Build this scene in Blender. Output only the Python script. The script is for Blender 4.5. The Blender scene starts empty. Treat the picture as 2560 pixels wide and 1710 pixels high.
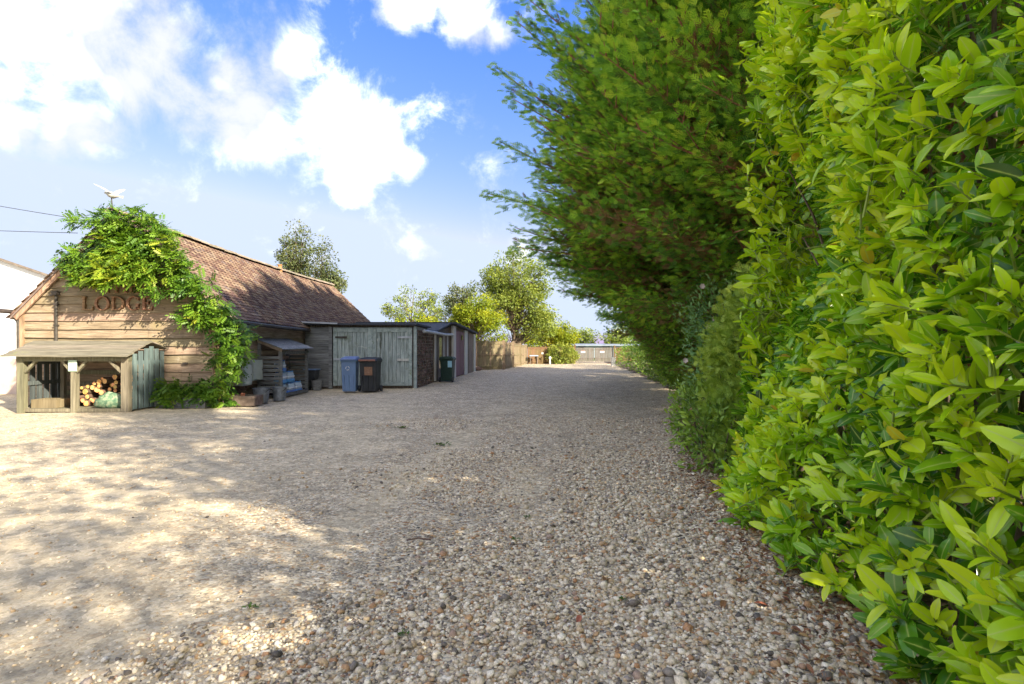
import bpy, math, random
import numpy as np
from mathutils import Matrix, Vector

R = math.radians
rng = np.random.default_rng(7)
random.seed(7)
scene = bpy.context.scene
COL = scene.collection

# ------------------------------------------------------------------ camera
cam_d = bpy.data.cameras.new('camera')
cam = bpy.data.objects.new('camera', cam_d)
COL.objects.link(cam)
cam.location = (0, 0, 1.45)
cam.rotation_euler = (R(90), 0, 0)
cam_d.sensor_width = 36
cam_d.lens = 18.98
cam_d.shift_y = 0.0039
cam_d.clip_start = 0.05
cam_d.clip_end = 4000
scene.camera = cam

# ------------------------------------------------------------------ light
SUN_EL, SUN_BACK = 29.0, 40.0           # elevation; degrees the sun stands behind the camera's right hand
SKY = 0.15
world = bpy.data.worlds.new('World')
scene.world = world
world.use_nodes = True
sun_d = bpy.data.lights.new('sun', 'SUN')
sun_d.energy = 3.9
sun_d.angle = R(0.55)
sun_d.color = (1.0, 0.91, 0.76)
sun = bpy.data.objects.new('sun', sun_d)
COL.objects.link(sun)
sv = Vector((math.cos(R(SUN_EL)) * math.cos(R(SUN_BACK)), -math.cos(R(SUN_EL)) * math.sin(R(SUN_BACK)), math.sin(R(SUN_EL))))
sun.rotation_euler = sv.to_track_quat('Z', 'Y').to_euler()
sun.location = (20, -10, 25)
scene.view_settings.view_transform = 'Standard'
scene.view_settings.look = 'None'
scene.view_settings.gamma = 1
scene.view_settings.exposure = 1.85
scene.view_settings.use_curve_mapping = False
scene.cycles.max_bounces = 4
scene.cycles.diffuse_bounces = 2
scene.cycles.glossy_bounces = 2
scene.cycles.transmission_bounces = 3
scene.cycles.transparent_max_bounces = 6
scene.cycles.sample_clamp_indirect = 6
scene.cycles.use_adaptive_sampling = True
scene.cycles.adaptive_threshold = 0.02


def px_dir(u, v):
    d = Vector(((u - 1280) / 1350, 1.0, (865 - v) / 1350))
    return d.normalized()


GRADE = ((.345, 1.7, 1.98, 1.38), (.31, 1.0, 1.36, 1.60), (.345, .5, 1.95, 2.05))


def build_world():
    nt = world.node_tree
    nt.nodes.clear()
    N, L = nt.nodes.new, nt.links.new
    sky = N('ShaderNodeTexSky')
    sky.sky_type = 'NISHITA'
    sky.sun_disc = False
    sky.sun_elevation = R(SUN_EL)
    sky.sun_rotation = R(90 + SUN_BACK)
    sky.air_density = 1.0
    sky.dust_density = 1.2
    sky.ozone_density = 2.6
    # grade the clear sky: deep blue overhead, near white at the horizon
    se = N('ShaderNodeSeparateColor'); L(sky.outputs[0], se.inputs[0])
    co = N('ShaderNodeCombineColor')
    for ch, (pre, g, post, cap) in enumerate(GRADE):
        a_ = N('ShaderNodeMath'); a_.operation = 'MULTIPLY'; L(se.outputs[ch], a_.inputs[0]); a_.inputs[1].default_value = pre
        b_ = N('ShaderNodeMath'); b_.operation = 'POWER'; L(a_.outputs[0], b_.inputs[0]); b_.inputs[1].default_value = g
        c_ = N('ShaderNodeMath'); c_.operation = 'MULTIPLY'; L(b_.outputs[0], c_.inputs[0]); c_.inputs[1].default_value = post
        d_ = N('ShaderNodeMath'); d_.operation = 'MINIMUM'; L(c_.outputs[0], d_.inputs[0]); d_.inputs[1].default_value = cap
        L(d_.outputs[0], co.inputs[ch])
    tc = N('ShaderNodeTexCoord')
    nrm = N('ShaderNodeVectorMath'); nrm.operation = 'NORMALIZE'
    L(tc.outputs['Generated'], nrm.inputs[0])
    # cumulus bodies: (direction, angular radius)
    blobs = [((60, 60), .10), ((250, 40), .11), ((400, 110), .105), ((150, 130), .05), ((560, 190), .10), ((700, 180), .085), ((640, 280), .085),
             ((800, 270), .085), ((880, 330), .07), ((930, 385), .058), ((460, 230), .075), ((335, 205), .05), ((590, 330), .035),
             ((880, 460), .04), ((1020, 415), .034), ((1010, 5), .05), ((1170, 55), .048), ((1240, 80), .03),
             ((210, 330), .05), ((140, 355), .028), ((5, 205), .03), ((30, 315), .035), ((1300, 640), .035),
             ((-500, 120), .15), ((-900, 300), .15)]
    dirs = [(px_dir(*b[0]), b[1]) for b in blobs]
    prev = None
    for c, r in dirs:
        ds = N('ShaderNodeVectorMath'); ds.operation = 'DISTANCE'
        L(nrm.outputs[0], ds.inputs[0]); ds.inputs[1].default_value = c
        mr = N('ShaderNodeMapRange')
        mr.inputs['From Min'].default_value = 0
        mr.inputs['From Max'].default_value = r * 1.32
        mr.inputs['To Min'].default_value = 1.0
        mr.inputs['To Max'].default_value = 0.0
        L(ds.outputs['Value'], mr.inputs['Value'])
        if prev is None:
            prev = mr.outputs[0]
        else:
            mx = N('ShaderNodeMath'); mx.operation = 'SMOOTH_MAX'; mx.inputs[2].default_value = 0.14
            L(prev, mx.inputs[0]); L(mr.outputs[0], mx.inputs[1])
            prev = mx.outputs[0]
    n1 = N('ShaderNodeTexNoise'); n1.inputs['Scale'].default_value = 8.0
    n1.inputs['Detail'].default_value = 7; n1.inputs['Roughness'].default_value = 0.66
    n1.inputs['Distortion'].default_value = 0.25
    L(nrm.outputs[0], n1.inputs['Vector'])
    # the same fair-weather cumulus goes on all round, outside the part described above
    n0 = N('ShaderNodeTexNoise'); n0.inputs['Scale'].default_value = 2.3; n0.inputs['Detail'].default_value = 2
    L(nrm.outputs[0], n0.inputs['Vector'])
    g0 = N('ShaderNodeMapRange'); g0.inputs['From Min'].default_value = .42; g0.inputs['From Max'].default_value = .62
    L(n0.outputs['Fac'], g0.inputs['Value'])
    dv = N('ShaderNodeVectorMath'); dv.operation = 'DOT_PRODUCT'; L(nrm.outputs[0], dv.inputs[0]); dv.inputs[1].default_value = (0, .95, .31)
    g1 = N('ShaderNodeMapRange'); g1.inputs['From Min'].default_value = .62; g1.inputs['From Max'].default_value = .45
    L(dv.outputs['Value'], g1.inputs['Value'])
    g2 = N('ShaderNodeMath'); g2.operation = 'MULTIPLY'; L(g0.outputs[0], g2.inputs[0]); L(g1.outputs[0], g2.inputs[1])
    g3 = N('ShaderNodeMath'); g3.operation = 'MAXIMUM'; L(prev, g3.inputs[0]); L(g2.outputs[0], g3.inputs[1])
    prev = g3.outputs[0]
    a1 = N('ShaderNodeMath'); a1.operation = 'MULTIPLY_ADD'
    L(n1.outputs['Fac'], a1.inputs[0]); a1.inputs[1].default_value = 2.1; a1.inputs[2].default_value = -1.08
    a2 = N('ShaderNodeMath'); a2.operation = 'ADD'
    L(prev, a2.inputs[0]); L(a1.outputs[0], a2.inputs[1])
    m1 = N('ShaderNodeMapRange'); m1.interpolation_type = 'SMOOTHSTEP'
    m1.inputs['From Min'].default_value = 0.12; m1.inputs['From Max'].default_value = 1.0
    L(a2.outputs[0], m1.inputs['Value'])
    # thin veil near the horizon
    sep = N('ShaderNodeSeparateXYZ'); L(nrm.outputs[0], sep.inputs[0])
    n2 = N('ShaderNodeTexNoise'); n2.inputs['Scale'].default_value = 6.0
    n2.inputs['Detail'].default_value = 3
    L(nrm.outputs[0], n2.inputs['Vector'])
    cr = N('ShaderNodeValToRGB')
    cr.color_ramp.elements[0].position = 0.42
    cr.color_ramp.elements[0].color = (1.8, 1.86, 1.98, 1)
    cr.color_ramp.elements[1].position = 0.72
    cr.color_ramp.elements[1].color = (9.0, 8.8, 8.4, 1)
    L(n2.outputs['Fac'], cr.inputs[0])
    mix = N('ShaderNodeMix'); mix.data_type = 'RGBA'
    L(m1.outputs[0], mix.inputs['Factor'])
    L(co.outputs[0], mix.inputs['A']); L(cr.outputs[0], mix.inputs['B'])
    bg = N('ShaderNodeBackground'); bg.inputs['Strength'].default_value = SKY
    L(mix.outputs['Result'], bg.inputs['Color'])
    out = N('ShaderNodeOutputWorld')
    L(bg.outputs[0], out.inputs['Surface'])


build_world()

# ------------------------------------------------------------------ materials
MATS = {}


def new_mat(name):
    m = bpy.data.materials.new(name)
    m.use_nodes = True
    nt = m.node_tree
    nt.nodes.clear()
    return m, nt, nt.nodes.new, nt.links.new


def ramp(N, stops, interp='LINEAR'):
    cr = N('ShaderNodeValToRGB')
    e = cr.color_ramp.elements
    cr.color_ramp.interpolation = interp
    while len(e) < len(stops):
        e.new(0.5)
    for el, (p, c) in zip(e, stops):
        el.position = p
        el.color = (c[0], c[1], c[2], 1)
    return cr


def mat(name, stops, scale=(1, 1, 1), noise=6.0, rough=0.8, bump=0.3, bdist=0.01, var=0.3, detail=6, spots=None, metallic=0.0, spec=0.3, hue=0.02):
    """noise-driven surface: 'stops' colours along the noise, 'scale' stretches it (grain), 'spots' = (scale, lo, hi, colour)."""
    m, nt, N, L = new_mat(name)
    geo = N('ShaderNodeNewGeometry')
    mp = N('ShaderNodeMapping'); mp.inputs['Scale'].default_value = scale
    L(geo.outputs['Position'], mp.inputs['Vector'])
    oi = N('ShaderNodeObjectInfo')
    off = N('ShaderNodeVectorMath'); off.operation = 'SCALE'
    off.inputs[0].default_value = (13.7, 7.3, 9.1); L(oi.outputs['Random'], off.inputs['Scale'])
    ad = N('ShaderNodeVectorMath'); ad.operation = 'ADD'
    L(mp.outputs[0], ad.inputs[0]); L(off.outputs[0], ad.inputs[1])
    nz = N('ShaderNodeTexNoise'); nz.inputs['Scale'].default_value = noise
    nz.inputs['Detail'].default_value = detail; nz.inputs['Roughness'].default_value = 0.65
    L(ad.outputs[0], nz.inputs['Vector'])
    cr = ramp(N, stops)
    L(nz.outputs['Fac'], cr.inputs[0])
    col = cr.outputs[0]
    if spots:
        for sc, lo, hi, c, *vs in spots:
            n3 = N('ShaderNodeTexNoise'); n3.inputs['Scale'].default_value = sc; n3.inputs['Detail'].default_value = 5
            n3.inputs['Roughness'].default_value = 0.7
            if vs:
                m3 = N('ShaderNodeMapping'); m3.inputs['Scale'].default_value = vs[0]
                L(geo.outputs['Position'], m3.inputs['Vector']); L(m3.outputs[0], n3.inputs['Vector'])
            else:
                L(geo.outputs['Position'], n3.inputs['Vector'])
            mr = N('ShaderNodeMapRange'); mr.inputs['From Min'].default_value = lo; mr.inputs['From Max'].default_value = hi
            L(n3.outputs['Fac'], mr.inputs['Value'])
            mx = N('ShaderNodeMix'); mx.data_type = 'RGBA'
            L(mr.outputs[0], mx.inputs['Factor']); L(col, mx.inputs['A'])
            mx.inputs['B'].default_value = (*c, 1)
            col = mx.outputs['Result']
    hs = N('ShaderNodeHueSaturation')
    mv = N('ShaderNodeMapRange'); mv.inputs['To Min'].default_value = 1 - var; mv.inputs['To Max'].default_value = 1 + var * 0.8
    L(oi.outputs['Random'], mv.inputs['Value']); L(mv.outputs[0], hs.inputs['Value'])
    mh = N('ShaderNodeMapRange'); mh.inputs['To Min'].default_value = 0.5 + hue; mh.inputs['To Max'].default_value = 0.5 - hue
    L(oi.outputs['Random'], mh.inputs['Value']); L(mh.outputs[0], hs.inputs['Hue'])
    L(col, hs.inputs['Color'])
    b = N('ShaderNodeBsdfPrincipled')
    L(hs.outputs[0], b.inputs['Base Color'])
    b.inputs['Roughness'].default_value = rough
    b.inputs['Metallic'].default_value = metallic
    b.inputs['Specular IOR Level'].default_value = spec
    bp = N('ShaderNodeBump'); bp.inputs['Strength'].default_value = bump; bp.inputs['Distance'].default_value = bdist
    L(nz.outputs['Fac'], bp.inputs['Height']); L(bp.outputs[0], b.inputs['Normal'])
    o = N('ShaderNodeOutputMaterial'); L(b.outputs[0], o.inputs['Surface'])
    MATS[name] = m
    return m


def leaf_mat(name, stops, trans=0.3, rough=0.45, spec=0.4, midrib=None, patch=0.0, ovar=0.0, tcol=(1.25, 1.15, 0.5)):
    """foliage: colour by per-leaf attribute rnd; light shines partly through."""
    m, nt, N, L = new_mat(name)
    at = N('ShaderNodeAttribute'); at.attribute_name = 'rnd'
    cr = ramp(N, stops)
    fac = at.outputs['Fac']
    if patch > 0:
        geo = N('ShaderNodeNewGeometry')
        nz = N('ShaderNodeTexNoise'); nz.inputs['Scale'].default_value = 0.8; nz.inputs['Detail'].default_value = 3
        L(geo.outputs['Position'], nz.inputs['Vector'])
        ma = N('ShaderNodeMath'); ma.operation = 'MULTIPLY_ADD'
        L(nz.outputs['Fac'], ma.inputs[0]); ma.inputs[1].default_value = patch; ma.inputs[2].default_value = -patch * 0.5
        m2 = N('ShaderNodeMath'); m2.operation = 'ADD'; m2.use_clamp = True
        L(fac, m2.inputs[0]); L(ma.outputs[0], m2.inputs[1])
        fac = m2.outputs[0]
    if ovar > 0:
        oi = N('ShaderNodeObjectInfo')
        mo = N('ShaderNodeMath'); mo.operation = 'MULTIPLY_ADD'
        L(oi.outputs['Random'], mo.inputs[0]); mo.inputs[1].default_value = ovar; mo.inputs[2].default_value = -ovar * .5
        m3 = N('ShaderNodeMath'); m3.operation = 'ADD'; m3.use_clamp = True
        L(fac, m3.inputs[0]); L(mo.outputs[0], m3.inputs[1])
        fac = m3.outputs[0]
    L(fac, cr.inputs[0])
    col = cr.outputs[0]
    if midrib:
        am = N('ShaderNodeAttribute'); am.attribute_name = 'mid'
        pw = N('ShaderNodeMath'); pw.operation = 'POWER'; pw.inputs[1].default_value = 14
        L(am.outputs['Fac'], pw.inputs[0])
        mm = N('ShaderNodeMix'); mm.data_type = 'RGBA'
        L(pw.outputs[0], mm.inputs['Factor']); L(col, mm.inputs['A']); mm.inputs['B'].default_value = (*midrib, 1)
        col = mm.outputs['Result']
    b = N('ShaderNodeBsdfPrincipled')
    L(col, b.inputs['Base Color'])
    b.inputs['Roughness'].default_value = rough
    b.inputs['Specular IOR Level'].default_value = spec
    tr = N('ShaderNodeBsdfTranslucent')
    mt = N('ShaderNodeMix'); mt.data_type = 'RGBA'; mt.blend_type = 'MULTIPLY'; mt.inputs['Factor'].default_value = 1
    L(col, mt.inputs['A']); mt.inputs['B'].default_value = (*tcol, 1)
    L(mt.outputs['Result'], tr.inputs['Color'])
    ms = N('ShaderNodeMixShader'); ms.inputs[0].default_value = trans
    L(b.outputs[0], ms.inputs[1]); L(tr.outputs[0], ms.inputs[2])
    o = N('ShaderNodeOutputMaterial'); L(ms.outputs[0], o.inputs['Surface'])
    MATS[name] = m
    return m


def gravel_mats():
    stones = [(0.0, (.085, .068, .05)), (.08, (.20, .165, .125)), (.20, (.46, .375, .25)), (.45, (.65, .545, .38)), (.64, (.78, .69, .525)),
              (.78, (.56, .43, .26)), (.89, (.41, .265, .13)), (.95, (.40, .205, .085)), (1.0, (.27, .24, .21))]
    # loose stones
    m, nt, N, L = new_mat('stone')
    at = N('ShaderNodeAttribute'); at.attribute_name = 'rnd'
    cr = ramp(N, stones); L(at.outputs['Fac'], cr.inputs[0])
    geo = N('ShaderNodeNewGeometry')
    nz = N('ShaderNodeTexNoise'); nz.inputs['Scale'].default_value = 130; nz.inputs['Detail'].default_value = 4
    L(geo.outputs['Position'], nz.inputs['Vector'])
    hs = N('ShaderNodeHueSaturation')
    mr = N('ShaderNodeMapRange'); mr.inputs['From Min'].default_value = .3; mr.inputs['From Max'].default_value = .7
    mr.inputs['To Min'].default_value = .7; mr.inputs['To Max'].default_value = 1.25
    L(nz.outputs['Fac'], mr.inputs['Value']); L(mr.outputs[0], hs.inputs['Value']); L(cr.outputs[0], hs.inputs['Color'])
    b = N('ShaderNodeBsdfPrincipled'); L(hs.outputs[0], b.inputs['Base Color']); b.inputs['Roughness'].default_value = .7
    bp = N('ShaderNodeBump'); bp.inputs['Strength'].default_value = .3; bp.inputs['Distance'].default_value = .003
    L(nz.outputs['Fac'], bp.inputs['Height']); L(bp.outputs[0], b.inputs['Normal'])
    o = N('ShaderNodeOutputMaterial'); L(b.outputs[0], o.inputs['Surface'])
    MATS['stone'] = m
    # the drive itself: stones pressed into sandy hoggin
    m, nt, N, L = new_mat('drive')
    geo = N('ShaderNodeNewGeometry')
    P = geo.outputs['Position']

    def vor(sc):
        v = N('ShaderNodeTexVoronoi'); v.inputs['Scale'].default_value = sc
        L(P, v.inputs['Vector'])
        s = N('ShaderNodeSeparateColor'); L(v.outputs['Color'], s.inputs[0])
        return v, s
    v1, s1 = vor(42)
    v2, s2 = vor(85)
    c1 = ramp(N, stones); L(s1.outputs[0], c1.inputs[0])
    c2 = ramp(N, [(0, (.10, .09, .085)), (.3, (.42, .345, .245)), (.7, (.62, .525, .38)), (1, (.45, .325, .18))]); L(s2.outputs[0], c2.inputs[0])
    mA = N('ShaderNodeMix'); mA.data_type = 'RGBA'
    gt = N('ShaderNodeMath'); gt.operation = 'GREATER_THAN'; gt.inputs[1].default_value = .45
    L(s1.outputs[1], gt.inputs[0]); L(gt.outputs[0], mA.inputs['Factor'])
    L(c2.outputs[0], mA.inputs['A']); L(c1.outputs[0], mA.inputs['B'])
    # sandy, trodden patches
    nz = N('ShaderNodeTexNoise'); nz.inputs['Scale'].default_value = .55; nz.inputs['Detail'].default_value = 5; nz.inputs['Roughness'].default_value = .6
    mp = N('ShaderNodeMapping'); mp.inputs['Scale'].default_value = (1.0, .55, 1)
    L(P, mp.inputs['Vector']); L(mp.outputs[0], nz.inputs['Vector'])
    sp = N('ShaderNodeSeparateXYZ'); L(P, sp.inputs[0])
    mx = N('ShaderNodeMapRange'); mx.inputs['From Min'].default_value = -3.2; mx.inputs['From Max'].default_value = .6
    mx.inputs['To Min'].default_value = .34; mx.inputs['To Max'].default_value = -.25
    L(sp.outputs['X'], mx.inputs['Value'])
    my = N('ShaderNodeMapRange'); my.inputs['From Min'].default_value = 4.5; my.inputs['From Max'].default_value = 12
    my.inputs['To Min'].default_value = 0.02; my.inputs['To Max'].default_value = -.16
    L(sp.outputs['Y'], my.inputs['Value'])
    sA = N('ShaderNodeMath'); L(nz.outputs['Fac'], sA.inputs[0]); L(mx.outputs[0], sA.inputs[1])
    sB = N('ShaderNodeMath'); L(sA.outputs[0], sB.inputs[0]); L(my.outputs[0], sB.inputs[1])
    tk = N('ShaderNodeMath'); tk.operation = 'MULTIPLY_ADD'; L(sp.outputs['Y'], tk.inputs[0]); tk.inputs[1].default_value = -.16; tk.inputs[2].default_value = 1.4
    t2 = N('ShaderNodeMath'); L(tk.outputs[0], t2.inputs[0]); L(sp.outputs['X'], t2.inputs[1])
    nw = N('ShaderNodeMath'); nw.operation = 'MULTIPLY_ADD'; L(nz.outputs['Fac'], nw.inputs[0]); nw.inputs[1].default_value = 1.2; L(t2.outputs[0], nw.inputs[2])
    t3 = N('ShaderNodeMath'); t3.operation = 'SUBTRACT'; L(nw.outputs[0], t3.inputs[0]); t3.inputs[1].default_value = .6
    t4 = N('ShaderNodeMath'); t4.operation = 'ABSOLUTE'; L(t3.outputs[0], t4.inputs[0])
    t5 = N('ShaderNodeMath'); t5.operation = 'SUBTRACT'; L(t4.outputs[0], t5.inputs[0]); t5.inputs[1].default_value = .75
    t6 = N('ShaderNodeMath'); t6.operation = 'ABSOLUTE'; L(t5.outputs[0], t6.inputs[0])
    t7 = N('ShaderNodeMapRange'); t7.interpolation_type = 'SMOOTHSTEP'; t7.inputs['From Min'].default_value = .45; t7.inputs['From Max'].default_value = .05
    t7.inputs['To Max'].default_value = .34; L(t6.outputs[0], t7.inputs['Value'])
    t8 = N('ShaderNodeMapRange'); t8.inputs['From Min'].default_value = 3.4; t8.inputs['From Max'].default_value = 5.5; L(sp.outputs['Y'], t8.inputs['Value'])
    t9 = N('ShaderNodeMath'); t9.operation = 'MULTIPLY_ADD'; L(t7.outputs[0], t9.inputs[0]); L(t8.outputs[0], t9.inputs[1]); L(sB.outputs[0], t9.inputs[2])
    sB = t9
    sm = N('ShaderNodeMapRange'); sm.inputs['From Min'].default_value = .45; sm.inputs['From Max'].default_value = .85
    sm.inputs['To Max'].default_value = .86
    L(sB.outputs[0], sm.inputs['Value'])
    nf = N('ShaderNodeTexNoise'); nf.inputs['Scale'].default_value = 60; nf.inputs['Detail'].default_value = 6; nf.inputs['Roughness'].default_value = .75
    L(P, nf.inputs['Vector'])
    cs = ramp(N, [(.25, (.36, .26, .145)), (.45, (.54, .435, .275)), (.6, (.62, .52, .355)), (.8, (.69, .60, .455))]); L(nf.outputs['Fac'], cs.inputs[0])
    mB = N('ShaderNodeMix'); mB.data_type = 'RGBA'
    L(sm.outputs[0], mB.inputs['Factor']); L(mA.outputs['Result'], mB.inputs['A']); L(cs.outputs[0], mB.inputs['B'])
    v3, s3 = vor(17)
    hg = N('ShaderNodeMapRange'); hg.inputs['To Min'].default_value = .74; hg.inputs['To Max'].default_value = 1.2
    L(s3.outputs[0], hg.inputs['Value'])
    h3 = N('ShaderNodeHueSaturation'); L(hg.outputs[0], h3.inputs['Value']); L(mB.outputs['Result'], h3.inputs['Color'])
    # broad tone variation (dust, damp)
    nb = N('ShaderNodeTexNoise'); nb.inputs['Scale'].default_value = 1.7; nb.inputs['Detail'].default_value = 6; nb.inputs['Roughness'].default_value = .7
    L(P, nb.inputs['Vector'])
    mr = N('ShaderNodeMapRange'); mr.inputs['From Min'].default_value = .3; mr.inputs['From Max'].default_value = .7
    mr.inputs['To Min'].default_value = .72; mr.inputs['To Max'].default_value = 1.15
    L(nb.outputs['Fac'], mr.inputs['Value'])
    hs = N('ShaderNodeHueSaturation'); L(mr.outputs[0], hs.inputs['Value']); L(h3.outputs[0], hs.inputs['Color'])
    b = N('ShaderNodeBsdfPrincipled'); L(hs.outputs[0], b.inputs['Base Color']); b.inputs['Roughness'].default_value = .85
    b.inputs['Specular IOR Level'].default_value = .2
    inv = N('ShaderNodeMath'); inv.operation = 'SUBTRACT'; inv.inputs[0].default_value = 1
    L(v1.outputs['Distance'], inv.inputs[1])
    sc = N('ShaderNodeMath'); sc.operation = 'SUBTRACT'; sc.inputs[0].default_value = 1.05; L(sm.outputs[0], sc.inputs[1])
    bm = N('ShaderNodeMath'); bm.operation = 'MULTIPLY'; L(inv.outputs[0], bm.inputs[0]); L(sc.outputs[0], bm.inputs[1])
    bn = N('ShaderNodeMath'); bn.operation = 'MULTIPLY_ADD'; L(nf.outputs['Fac'], bn.inputs[0]); bn.inputs[1].default_value = .3; L(bm.outputs[0], bn.inputs[2])
    bp = N('ShaderNodeBump'); bp.inputs['Strength'].default_value = .9; bp.inputs['Distance'].default_value = .016
    L(bn.outputs[0], bp.inputs['Height']); L(bp.outputs[0], b.inputs['Normal'])
    o = N('ShaderNodeOutputMaterial'); L(b.outputs[0], o.inputs['Surface'])
    MATS['drive'] = m


gravel_mats()
X_GRAIN, Y_GRAIN, Z_GRAIN = (.35, 3, 6), (3, .35, 6), (6, 6, .35)
mat('board_gable', [(.22, (.078, .053, .034)), (.42, (.22, .16, .10)), (.58, (.33, .248, .16)), (.8, (.44, .36, .25))], X_GRAIN, 7, .8, .6, .012, .2,
    spots=[(1.1, .56, .72, (.27, .205, .11)), (2.6, .56, .74, (.13, .09, .06), (1, 1, .10)), (9, .64, .72, (.07, .04, .025)), (5, .62, .72, (.42, .36, .28))])
mat('board_side', [(.25, (.13, .095, .07)), (.45, (.33, .25, .185)), (.65, (.48, .38, .29)), (.85, (.56, .48, .40))], Y_GRAIN, 5, .85, .5, .01, .22)
mat('board_grey', [(.25, (.06, .06, .06)), (.5, (.17, .17, .165)), (.75, (.30, .31, .30))], X_GRAIN, 5, .85, .6, .012, .25)
mat('oak_trim', [(.3, (.16, .10, .06)), (.5, (.32, .22, .13)), (.75, (.45, .34, .22))], (3, 3, .6), 5, .8, .4, .006, .2)
mat('store_wood', [(.25, (.085, .078, .05)), (.5, (.18, .16, .10)), (.75, (.29, .262, .17))], Z_GRAIN, 4, .85, .4, .006, .14)
mat('store_roof', [(.25, (.09, .078, .058)), (.5, (.20, .17, .125)), (.75, (.32, .275, .205))], X_GRAIN, 5, .85, .5, .01, .18,
    spots=[(3.5, .62, .72, (.24, .24, .09))])
mat('slat_shade_teal', [(.25, (.055, .075, .07)), (.5, (.115, .155, .148)), (.75, (.20, .25, .235))], Z_GRAIN, 4, .85, .4, .006, .18)  # teal tone: shade on the right side slats put into the colour
mat('slat_shade_dark', [(.25, (.03, .035, .032)), (.5, (.07, .08, .075)), (.75, (.13, .15, .14))], Z_GRAIN, 4, .85, .4, .006, .18)  # darker copy for the left slats, their shadow painted in
mat('letter_wood', [(.3, (.15, .08, .04)), (.5, (.28, .16, .085)), (.75, (.38, .25, .14))], X_GRAIN, 5, .8, .3, .006, .1)
mat('iron', [(.3, (.03, .025, .02)), (.7, (.09, .075, .06))], noise=9, rough=.6, var=.1)
mat('lead', [(.3, (.28, .29, .31)), (.7, (.5, .52, .55))], noise=5, rough=.5, var=.1, metallic=.3)
mat('mortar', [(.3, (.30, .27, .23)), (.7, (.50, .47, .41))], noise=9, var=.1)
mat('ridge', [(.3, (.17, .125, .085)), (.5, (.27, .215, .15)), (.75, (.38, .33, .26))], noise=9, var=.25)
mat('render_white', [(.3, (.76, .76, .76)), (.7, (.84, .84, .83))], noise=2, rough=.9, bump=.15, var=0, spots=[(.8, .6, .8, (.68, .68, .66))])
mat('plinth_beige', [(.3, (.48, .38, .30)), (.7, (.60, .50, .40))], noise=4, rough=.9, bump=.2, var=0)
mat('slate', [(.3, (.13, .10, .08)), (.7, (.25, .20, .16))], noise=8, var=.1)
mat('log_bark', [(.3, (.08, .05, .03)), (.7, (.22, .14, .09))], (6, 1, 6), 8, .9, .6, .01, .3)
mat('log_end', [(.3, (.50, .22, .06)), (.5, (.70, .38, .13)), (.75, (.80, .54, .26))], noise=12, rough=.85, bump=.3, var=.22)
mat('sack', [(.3, (.05, .11, .06)), (.5, (.13, .21, .12)), (.62, (.30, .33, .20)), (.8, (.40, .38, .22))], noise=14, rough=.8, bump=.6, bdist=.02, var=0)
mat('plate_green', [(.3, (.42, .55, .40)), (.7, (.52, .64, .48))], noise=6, rough=.6, var=0)
mat('box_cream', [(.3, (.46, .50, .46)), (.7, (.56, .60, .55))], noise=4, rough=.5, var=.06)
mat('galvanised', [(.3, (.14, .15, .17)), (.7, (.30, .32, .35))], noise=10, rough=.5, var=.15, metallic=.5)
mat('stone_sink', [(.3, (.11, .075, .055)), (.7, (.24, .18, .14))], noise=8, rough=.9, var=.1, bump=.5)
mat('terracotta', [(.3, (.34, .12, .06)), (.7, (.48, .20, .10))], noise=9, rough=.85, var=.1)
mat('soil', [(.3, (.05, .035, .025)), (.55, (.12, .08, .055)), (.75, (.20, .13, .09))], noise=11, rough=.95, bump=.8, bdist=.03, var=0,
    spots=[(25, .58, .66, (.24, .10, .06)), (45, .6, .7, (.42, .38, .32))])
mat('grass', [(.3, (.05, .09, .02)), (.6, (.10, .16, .035)), (.8, (.16, .20, .06))], noise=3, rough=.95, var=0, bump=.6, bdist=.05)
mat('bin_blue', [(.3, (.12, .19, .34)), (.7, (.17, .25, .41))], noise=5, rough=.45, var=0, bump=.05)
mat('bin_black', [(.3, (.022, .024, .027)), (.7, (.045, .047, .05))], noise=5, rough=.5, var=0, bump=.05)
mat('bin_green', [(.3, (.012, .035, .025)), (.7, (.03, .06, .045))], noise=5, rough=.5, var=0, bump=.05)
mat('sticker_orange', [(.3, (.17, .08, .05)), (.7, (.30, .17, .11))], noise=15, rough=.6, var=0)
mat('sticker_white', [(.3, (.7, .72, .75)), (.7, (.8, .8, .82))], noise=15, rough=.6, var=0)
mat('sticker_blue', [(.3, (.30, .52, .70)), (.7, (.40, .62, .78))], noise=15, rough=.6, var=0)
mat('pot_dark', [(.3, (.03, .033, .036)), (.7, (.08, .085, .09))], noise=7, rough=.7, var=.25)
mat('door_paint', [(.22, (.07, .075, .06)), (.4, (.21, .25, .23)), (.55, (.38, .43, .41)), (.75, (.52, .56, .52))], (7, 7, .35), 5, .85, .5, .006, .16,
    spots=[(1.6, .55, .7, (.20, .23, .16)), (4.5, .60, .68, (.55, .57, .52)), (3.2, .58, .70, (.09, .10, .075), (2.2, 2.2, .25)), (9, .63, .70, (.16, .13, .10))], hue=.008)
mat('door_rail', [(.22, (.10, .11, .09)), (.45, (.27, .32, .30)), (.75, (.45, .50, .47))], (1.5, 6, 1.5), 5, .85, .4, .006, .1, spots=[(3, .6, .7, (.16, .20, .08))], hue=.008)
mat('felt', [(.3, (.03, .033, .04)), (.7, (.075, .08, .095))], noise=14, rough=.9, var=0, bump=.3)
mat('old_brick', [(.25, (.045, .033, .028)), (.45, (.13, .085, .06)), (.65, (.22, .15, .11)), (.85, (.40, .36, .31))], noise=6, rough=.95, bump=.7, bdist=.02, var=.4,
    spots=[(7, .6, .68, (.46, .44, .40))])
mat('old_timber', [(.25, (.05, .045, .04)), (.5, (.17, .13, .10)), (.8, (.35, .30, .24))], Z_GRAIN, 4, .9, .5, .01, .35)
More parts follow.
